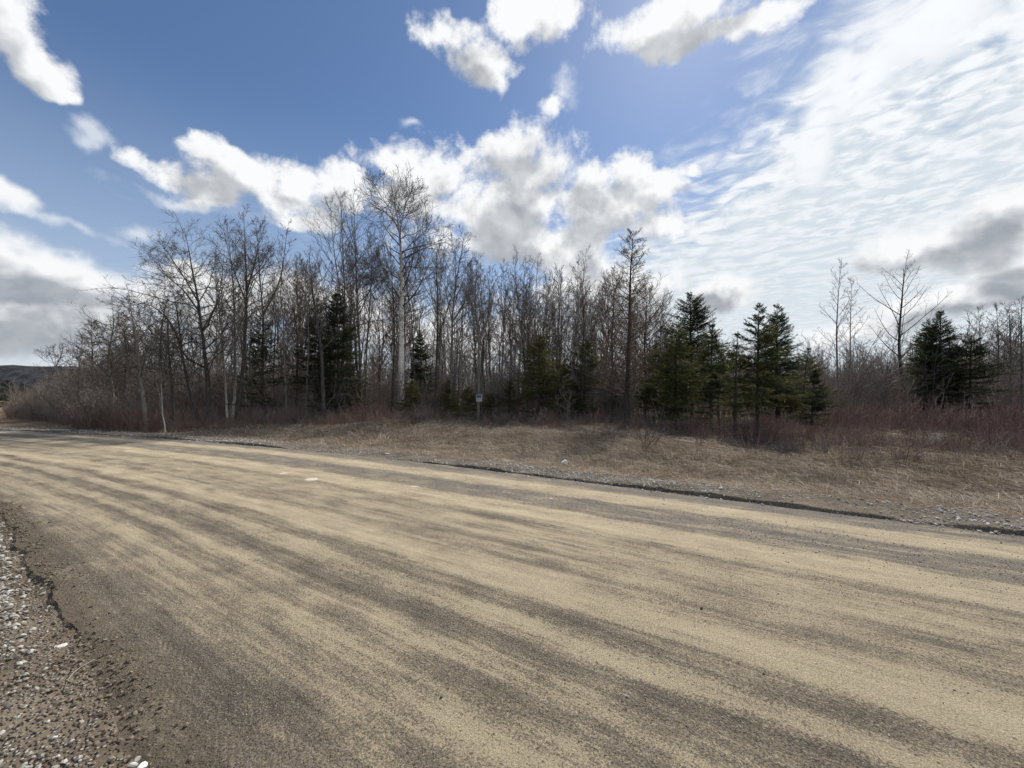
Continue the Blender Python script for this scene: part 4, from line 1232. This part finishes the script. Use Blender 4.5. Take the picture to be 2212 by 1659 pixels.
# waist-high twigs at the front of the wood
low = [sapling(rng, 1.5, 5, 6, 3, .005, lean=.4, r0=.007) for _ in range(8)]
n = 1500
px = rng.uniform(300, 2350, n)
Y = edge_y(px) + .2 + rng.random(n) ** 1.3 * 7
X = (px - 1106) / F * Y
o = obj('wood_edge_brush', place_many(low, X, Y, np.full(n, -.03), rng.uniform(.25, 1.15, n) * np.interp(px, [300, 1200, 1500, 1750, 2300], [1, .8, .6, .45, .55]) * np.interp(Y - edge_y(px), [0, 5], [.7, 1.3]), rng).mesh('wood_edge_brush', M_brush, True))
tag(o, 'waist-high pale twigs and weeds along the front of the wood', 'brush', kind='stuff')
# broken weeds standing in the verge
n = 900
px = rng.uniform(350, 2350, n); Y = edge_y(px) * (.42 + .6 * rng.random(n) ** .7)
X = (px - 1106) / F * Y
ug, wg = uw(X, Y)
ok = (wg > W_FAR + 1.6) & (rng.random(n) < np.clip(.4 + .6 * wav(X, Y, .8, 9), .05, 1))
X, Y = X[ok], Y[ok]
weed = [sapling(rng, .75, 5, 3, 2, .0032, lean=.8, r0=.004, wob=.6) for _ in range(8)]
o = obj('verge_weeds', place_many(weed, X, Y, np.array([gz(a, b_) for a, b_ in zip(X, Y)]), rng.uniform(.35, 1.0, len(X)), rng).mesh('verge_weeds', M_brush, True))
tag(o, 'broken brown weed stems standing in the dry grass of the verge', 'weeds', kind='stuff')
# farther trees
sap = [sapling(rng, 8.0, 1, 16, 5, .016, lean=.05, r0=.06, l1=.30) for _ in range(7)]
n = 1000
px = rng.uniform(90, 2350, n)
Y = 44 + rng.random(n) * 50
X = (px - 1106) / F * Y
hh = np.interp(px, [0, 100, 200, 500, 1400, 1800, 2212], [60, 60, 90, 150, 150, 115, 150]) / F * Y * rng.uniform(.6, 1.15, n)
S_ = (hh + 1.6) / 8.0
o = obj('far_wood', place_many(sap, X, Y, np.full(n, -.03), S_, rng).mesh('far_wood', M_brush, True))
tag(o, 'far mass of bare trees that closes the view through the wood', 'wood', kind='stuff')
# red-stemmed brush along the front of the wood
red = [sapling(rng, 1.25, 9, 4, 0, .0045, lean=.32, r0=.006, a1=30, l1=.4, n1=3) for _ in range(8)]
n = 4600
px = np.where(rng.random(n) < .42, rng.uniform(1600, 2400, n), rng.uniform(20, 2330, n))
e = edge_y(px)
Y = e - 1.4 + rng.random(n) ** 1.4 * 6
rt = smooth(px, 1650, 2000)
Y = np.where(rng.random(n) < rt * .75, e * .50 + rng.random(n) ** .55 * (e * .80), Y)
fr = np.clip(.38 + 1.25 * (Y / e - .5), .38, 1.1)
X = (px - 1106) / F * Y
ug, wg = uw(X, Y)
ok = (wg > W_FAR + 1.3) & (rng.random(n) < np.clip(.55 + .5 * wav(X, Y, .45, 4), .08, 1))
X, Y, px, fr = X[ok], Y[ok], px[ok], fr[ok]
S_ = fr * (.30 + 1.0 * rng.random(len(X)) ** 1.5) * (1 + .35 * wav(X, Y, .8, 2)) * np.interp(px, [0, 300, 1000, 1600, 2212], [1.2, .9, .68, .75, 1.0])
o = obj('red_brush', place_many(red, X, Y, np.array([gz(a, b_) for a, b_ in zip(X, Y)]), S_, rng).mesh('red_brush', M_red, True))
tag(o, 'low reddish-brown brush crowding the foot of the wood', 'brush', kind='stuff')
# shrub rows at the left end
sap = [sapling(rng, 2.2, 7, 6, 3, .009, lean=.35, r0=.012) for _ in range(6)]
n = 420
px = rng.uniform(18, 300, n)
Y = edge_y(px) + rng.random(n) * 9
X = (px - 1106) / F * Y
o = obj('roadside_thicket', place_many(sap, X, Y, np.full(n, -.03), rng.uniform(.4, 1.15, n) * np.interp(px, [18, 120, 300], [.65, 1., 1.1]), rng).mesh('roadside_thicket', M_brush, True))
tag(o, 'brown thicket of bare shrubs beside the road at the far left', 'thicket', kind='stuff')

# ------------------------------------------------------------------ single shrubs
def shrub(px, py, H, seed, label, mat, nst=9, K1=6, K2=3, lean=.4, name='bare_shrub', r0=.013, group=None):
    rng = np.random.default_rng(seed)
    b = on_ground(px, py); b[2] = gz(b[0], b[1]) - .02
    g = sapling(rng, H, nst, K1, K2, max(.0028, .00022 * b[1]), lean=lean, r0=r0, wob=.3, up=.35)
    o = obj(name, g.mesh(name, mat, True)); o.location = b
    return tag(o, label, 'shrub', group)
shrub(1394, 982, 1.55, 501, 'vase-shaped bare shrub rising out of the dry grass before the tall larch', M_twig, 10, 5, 3)
shrub(1618, 990, .95, 502, 'small bare shrub in the grass before the thin sparse spruce', M_red, 8, 4, 2)
shrub(1512, 975, .8, 503, 'low twiggy shrub in the grass left of the small bare shrub', M_twig, 7, 4, 2)
shrub(1948, 1008, 1.1, 504, 'bare dark shrub in the grass below the kinked maple', M_red, 10, 5, 3)
shrub(1882, 985, .8, 505, 'smaller bare shrub left of the dark one below the kinked maple', M_red, 8, 4, 2)
shrub(2033, 935, 2.0, 506, 'dead pale shrub with forked stems before the broad dark spruce', M_twig_pale, 5, 5, 2, .35)
shrub(2092, 935, 1.8, 507, 'dead pale shrub before the sparse lower spruce', M_twig_pale, 4, 5, 2, .4)
shrub(2190, 950, 2.6, 508, 'dead pale shrub with long tilted stems at the right edge', M_twig_pale, 5, 6, 3, .5, r0=.02)
shrub(1150, 935, 1.9, 509, 'pale forked shrub before the olive green fir', M_twig_pale, 4, 5, 3, .4)
shrub(1225, 925, 2.4, 510, 'tall pale shrub with tangled twigs before the small olive fir', M_twig_pale, 5, 7, 4, .3)
shrub(1430, 935, 2.0, 511, 'pale crooked shrub between the larch and the small left spruce', M_twig_pale, 4, 5, 3, .4)
shrub(720, 922, 1.9, 512, 'pale dead shrub with curled stems at the foot of the dark spruces', M_twig_pale, 5, 5, 3, .5)
shrub(382, 930, 1.5, 513, 'pale shrub at the road edge under the leaning dark tree', M_twig_pale, 5, 5, 2, .45)
shrub(640, 922, 1.7, 514, 'thin reddish shrub left of the grey trunk nearest the road', M_red, 8, 5, 3)
shrub(905, 925, 2.2, 515, 'arching pale shrub right of the birch trunk', M_twig_pale, 5, 6, 3, .5)
shrub(2080, 960, 1.0, 516, 'reddish shrub in the grass below the sparse lower spruce', M_red, 10, 5, 3)

shrub(1305, 955, .9, 517, 'small dead weed shrub in the grass left of the vase-shaped shrub', M_twig_pale, 6, 4, 2)
shrub(1700, 985, .8, 518, 'low reddish shrub in the grass below the dark pointed spruce', M_red, 9, 5, 2)
shrub(1790, 990, .9, 519, 'low twiggy shrub in the grass below the small low spruce', M_brush, 9, 5, 3)
shrub(1835, 1010, .75, 520, 'small reddish shrub low in the grass below the wispy birches', M_red, 9, 5, 2)
shrub(2010, 985, 1.0, 521, 'pale dry weed clump in the grass right of the shrub below the kinked tree', M_twig_pale, 9, 5, 2)
shrub(2140, 1000, .9, 522, 'pale leaning weed clump in the grass close to the right edge', M_twig_pale, 9, 5, 2, .6)
shrub(2195, 1010, .9, 523, 'reddish weed clump in the grass at the right edge', M_red, 9, 5, 2, .5)
shrub(1560, 970, .8, 524, 'thin grey shrub in the grass before the low sparse spruce', M_brush, 6, 4, 2)

# ------------------------------------------------------------------ dry grass
rng = np.random.default_rng(61)
nc = 15000
r_ = np.exp(rng.uniform(math.log(4.3), math.log(34), nc))
th = rng.uniform(rad(-58), rad(60), nc)
X = r_ * np.sin(th); Y = r_ * np.cos(th)
ug, wg = uw(X, Y)
pxg = 1106 + X / Y * F
lim = edge_y(pxg) + 3.0
edge_in = W_FAR + 0.75 + 0.25 * wav(ug, wg * 0, 1.1, 2)
ok = (wg > edge_in) & (Y < lim) & (Y > 2) & (pxg > -150) & (pxg < 2450)
ok &= rng.random(nc) < np.clip((wg - edge_in) / 0.8, 0.25, 1)
X, Y, ug, wg = X[ok], Y[ok], ug[ok], wg[ok]
nc = len(X)
Zg = ground_z(ug, wg)
dist = np.hypot(X, Y)
nb = 26
tall = smooth(wg, 8.2, 12.5)
hump = np.clip(wav(X, Y, 1.1, 3) * .5 + .5, 0, 1)
hgt = (0.08 + 0.42 * tall * (0.25 + .75 * hump)) * rng.uniform(.6, 1.3, nc)
lean_dir = 2.2 + 1.2 * wav(X, Y, .55, 6) + rng.normal(0, .5, nc)
lean_amt = rng.uniform(.6, 2.4, nc)
cl = np.repeat(np.arange(nc), nb)
N = len(cl)
rad_c = 0.05 + 0.012 * dist[cl]
p0_ = np.stack([X[cl] + rng.normal(0, 1, N) * rad_c, Y[cl] + rng.normal(0, 1, N) * rad_c, Zg[cl] - .01], -1)
ld = lean_dir[cl] + rng.normal(0, .9, N)
la = lean_amt[cl] * rng.uniform(.3, 1.6, N)
d0_ = norm(np.stack([np.cos(ld) * la * .55, np.sin(ld) * la * .55, np.ones(N)], -1))
d1_ = norm(np.stack([np.cos(ld) * la * 1.8, np.sin(ld) * la * 1.8, np.full(N, .15)], -1))
Lb = hgt[cl] * rng.uniform(.6, 1.5, N) * 1.2
wd = np.maximum(.0026, .00042 * dist[cl]) * rng.uniform(.6, 1.4, N)
sd2 = norm(np.cross(d0_ + d1_, rng.normal(0, 1, (N, 3)) + np.array([0, 0, .8])))
m1 = p0_ + d0_ * (Lb * .45)[:, None]
e1_ = m1 + d1_ * (Lb * .55)[:, None]
e1_[:, 2] = np.maximum(e1_[:, 2], Zg[cl] + .006)
V = np.stack([p0_ - sd2 * wd[:, None], p0_ + sd2 * wd[:, None], m1 + sd2 * wd[:, None] * .8, m1 - sd2 * wd[:, None] * .8, e1_], 1)
k5 = np.arange(N)[:, None] * 5
var = np.clip(rng.random(nc)[cl] * .55 + rng.random(N) ** 1.3 * .75 - .12 + .15 * np.clip((10 - wg[cl]) / 3, -.6, 1), 0, 1)
geo = Geo()
geo.add(V.reshape(-1, 3), k5 + np.array([[0, 1, 2, 3]]), k5 + np.array([[3, 2, 4]]), np.repeat(var, 5))
o = obj('dry_grass', geo.mesh('dry_grass', M_grass))
tag(o, 'matted tan dry grass covering the verge between road and wood', 'grass', kind='stuff')
# straw and dead leaves lying flat on the near shoulder and along the far one
N = 5200
u = np.concatenate([rng.uniform(-1.5, 6, 2600), rng.uniform(-9, 28, 2600)])
w = np.concatenate([near_edge(u[:2600]) - .25 - 2.0 * rng.random(2600), W_FAR + .35 + rng.random(2600) ** .8 * 1.3])
x, y = P_uw(u, w)
z = np.where(w < 3, near_sh_z(u, w), np.maximum(far_sh_z(u, w), ground_z(u, w))) + .006
a = rng.random(N) * 6.28
L = np.where(w < 3, rng.uniform(.02, .10, N), rng.uniform(.04, .18, N))
wd = np.where(w < 3, .0011, .0025)
d = np.stack([np.cos(a), np.sin(a), rng.normal(.03, .08, N)], -1)
s_ = np.stack([-np.sin(a), np.cos(a), np.zeros(N)], -1)
p = np.stack([x, y, z], -1)
bd = s_ * (L * rng.normal(0, .18, N))[:, None]
V = np.stack([p - s_ * wd[:, None], p + s_ * wd[:, None], p + d * (L / 2)[:, None] + bd + s_ * wd[:, None], p + d * (L / 2)[:, None] + bd - s_ * wd[:, None], p + d * L[:, None]], 1)
k5 = np.arange(N)[:, None] * 5
geo = Geo(); geo.add(V.reshape(-1, 3), k5 + np.array([[0, 1, 2, 3]]), k5 + np.array([[3, 2, 4]]), np.repeat(rng.uniform(.35, 1, N), 5))
o = obj('straw_litter', geo.mesh('straw_litter', M_grass))
tag(o, 'bits of straw scattered in the gravel of the shoulders', 'straw', kind='stuff')

# long dead stalks lying flat and crossed over the verge
N = 42000
r_ = np.exp(rng.uniform(math.log(4.6), math.log(24), N)); th = rng.uniform(rad(-58), rad(60), N)
X = r_ * np.sin(th); Y = r_ * np.cos(th)
u, w = uw(X, Y)
ok = (w > W_FAR + .7) & (Y < edge_y(1106 + X / Y * F) + 1)
X, Y, u, w, r_ = X[ok], Y[ok], u[ok], w[ok], r_[ok]
N = len(X)
a = 2.6 + 1.1 * wav(X, Y, .5, 6) + rng.normal(0, .7, N)
L = rng.uniform(.12, .62, N); sl = np.abs(rng.normal(.05, .22, N))
d = norm(np.stack([np.cos(a), np.sin(a), sl], -1)); s_ = np.stack([-np.sin(a), np.cos(a), np.zeros(N)], -1)
p = np.stack([X, Y, ground_z(u, w) + .02 + rng.random(N) * .12 * smooth(w, 8, 12)], -1)
wd = np.maximum(.0022, .00042 * r_)[:, None]
bd = s_ * (L * rng.normal(0, .16, N))[:, None]
V = np.stack([p - s_ * wd, p + s_ * wd, p + d * (L / 2)[:, None] + bd + s_ * wd, p + d * (L / 2)[:, None] + bd - s_ * wd, p + d * L[:, None] * np.array([1, 1, .4])], 1)
k5 = np.arange(N)[:, None] * 5
geo = Geo(); geo.add(V.reshape(-1, 3), k5 + np.array([[0, 1, 2, 3]]), k5 + np.array([[3, 2, 4]]), np.repeat(rng.uniform(.1, 1, N), 5))
o = obj('dead_stalks', geo.mesh('dead_stalks', M_grass))
tag(o, 'long dead stalks lying crossed over the matted verge', 'stalks', kind='stuff')

# ------------------------------------------------------------------ sign on the forked tree
def flat_mat(name, col, rough=.6):
    m, nt, b = material(name, rough, .3)
    b.inputs['Base Color'].default_value = (*col, 1)
    return m
M_sign_w = flat_mat('sign_white', (.36, .36, .40)); M_sign_d = flat_mat('sign_dark', (.03, .03, .06)); M_sign_l = flat_mat('sign_light_grey', (.30, .30, .34))
def box(x0, x1, z0, z1, y0, y1):
    v = [(x, y, z) for x in (x0, x1) for y in (y0, y1) for z in (z0, z1)]
    q = [(0, 1, 3, 2), (4, 6, 7, 5), (0, 4, 5, 1), (2, 3, 7, 6), (0, 2, 6, 4), (1, 5, 7, 3)]
    return v, q
sb = on_ground(1032, 916)
sp_ = at_depth(1035, 860, sb[1] - .16)
root = empty('notice_sign', sp_); tag(root, 'small white notice sign with dark lettering nailed to the forked grey tree', 'sign')
k = sb[1] / F
def sign_part(name, mat, boxes, par):
    g = Geo()
    for b_ in boxes:
        v, q = box(*b_); g.add(v, q)
    return obj(name, g.mesh(name, mat), par)
wv2, hv2 = 6.5 * k, 7.5 * k
board = sign_part('board', M_sign_w, [(-wv2, wv2, -hv2, hv2, -.006, .006)], root)
top = sign_part('header_board', M_sign_d, [(-wv2, wv2 * .9, hv2 + .004, hv2 + 6 * k, -.005, .005)], root)
sign_part('header_lettering', M_sign_l, [(-wv2 * .8 + i * wv2 * .42, -wv2 * .8 + i * wv2 * .42 + wv2 * .12, hv2 + 1.0 * k, hv2 + 5 * k, -.009, -.006) for i in range(5)], top)
sign_part('lettering', M_sign_d, [(-wv2 * .85, -wv2 * .45, hv2 * .15, hv2 * .75, -.010, -.007), (-wv2 * .38, -wv2 * .05, hv2 * .15, hv2 * .75, -.010, -.007), (wv2 * .02, wv2 * .30, hv2 * .15, hv2 * .75, -.010, -.007), (wv2 * .36, wv2 * .66, hv2 * .15, hv2 * .75, -.010, -.007)], board)
sign_part('small_print', M_sign_l, [(-wv2 * .85, wv2 * .7, -hv2 * .12, -hv2 * .05, -.010, -.007), (-wv2 * .85, wv2 * .3, -hv2 * .42, -hv2 * .36, -.010, -.007), (wv2 * .42, wv2 * .7, -hv2 * .72, -hv2 * .5, -.010, -.007)], board)

# ------------------------------------------------------------------ the wooded hill far off
def hill_mat():
    m, nt, b = material('wooded_hill', .95, .1)
    co = geopos(nt)
    n = nt.noise(co, .05, 6, .7)
    col = nt.mix(nt.ss(n, .4, .6), (.022, .026, .032), (.055, .055, .062))  # bluish cast of distance haze painted into the dark wood colour
    nt.put(b, 'Base Color', col)
    bump(nt, nt.noise(co, .12, 5, .7), 1, 6, b)
    return m
hx = np.linspace(-2600, 900, 300); hy = np.linspace(520, 1500, 60)
HX, HY = np.meshgrid(hx, hy, indexing='ij')
ridge = 72 * np.exp(-((HX + 1150) / 900) ** 2) * smooth(HY, 560, 800) * (1 - .5 * smooth(HY, 1000, 1500))
ridge = ridge + 1.6 * wav(HX, HY, .09, 3) * (ridge > 3) + 1.2 * np.random.default_rng(2).normal(0, 1, HX.shape) * (ridge > 3)
V = np.stack([HX, HY, ridge - 3], -1).reshape(-1, 3)
i = np.arange(299)[:, None] * 60 + np.arange(59)[None, :]
Q = np.stack([i, i + 60, i + 61, i + 1], -1).reshape(-1, 4)
o = obj('hill', mesh_from('hill', V, Q, None, hill_mat(), True)); tag(o, kind='structure')
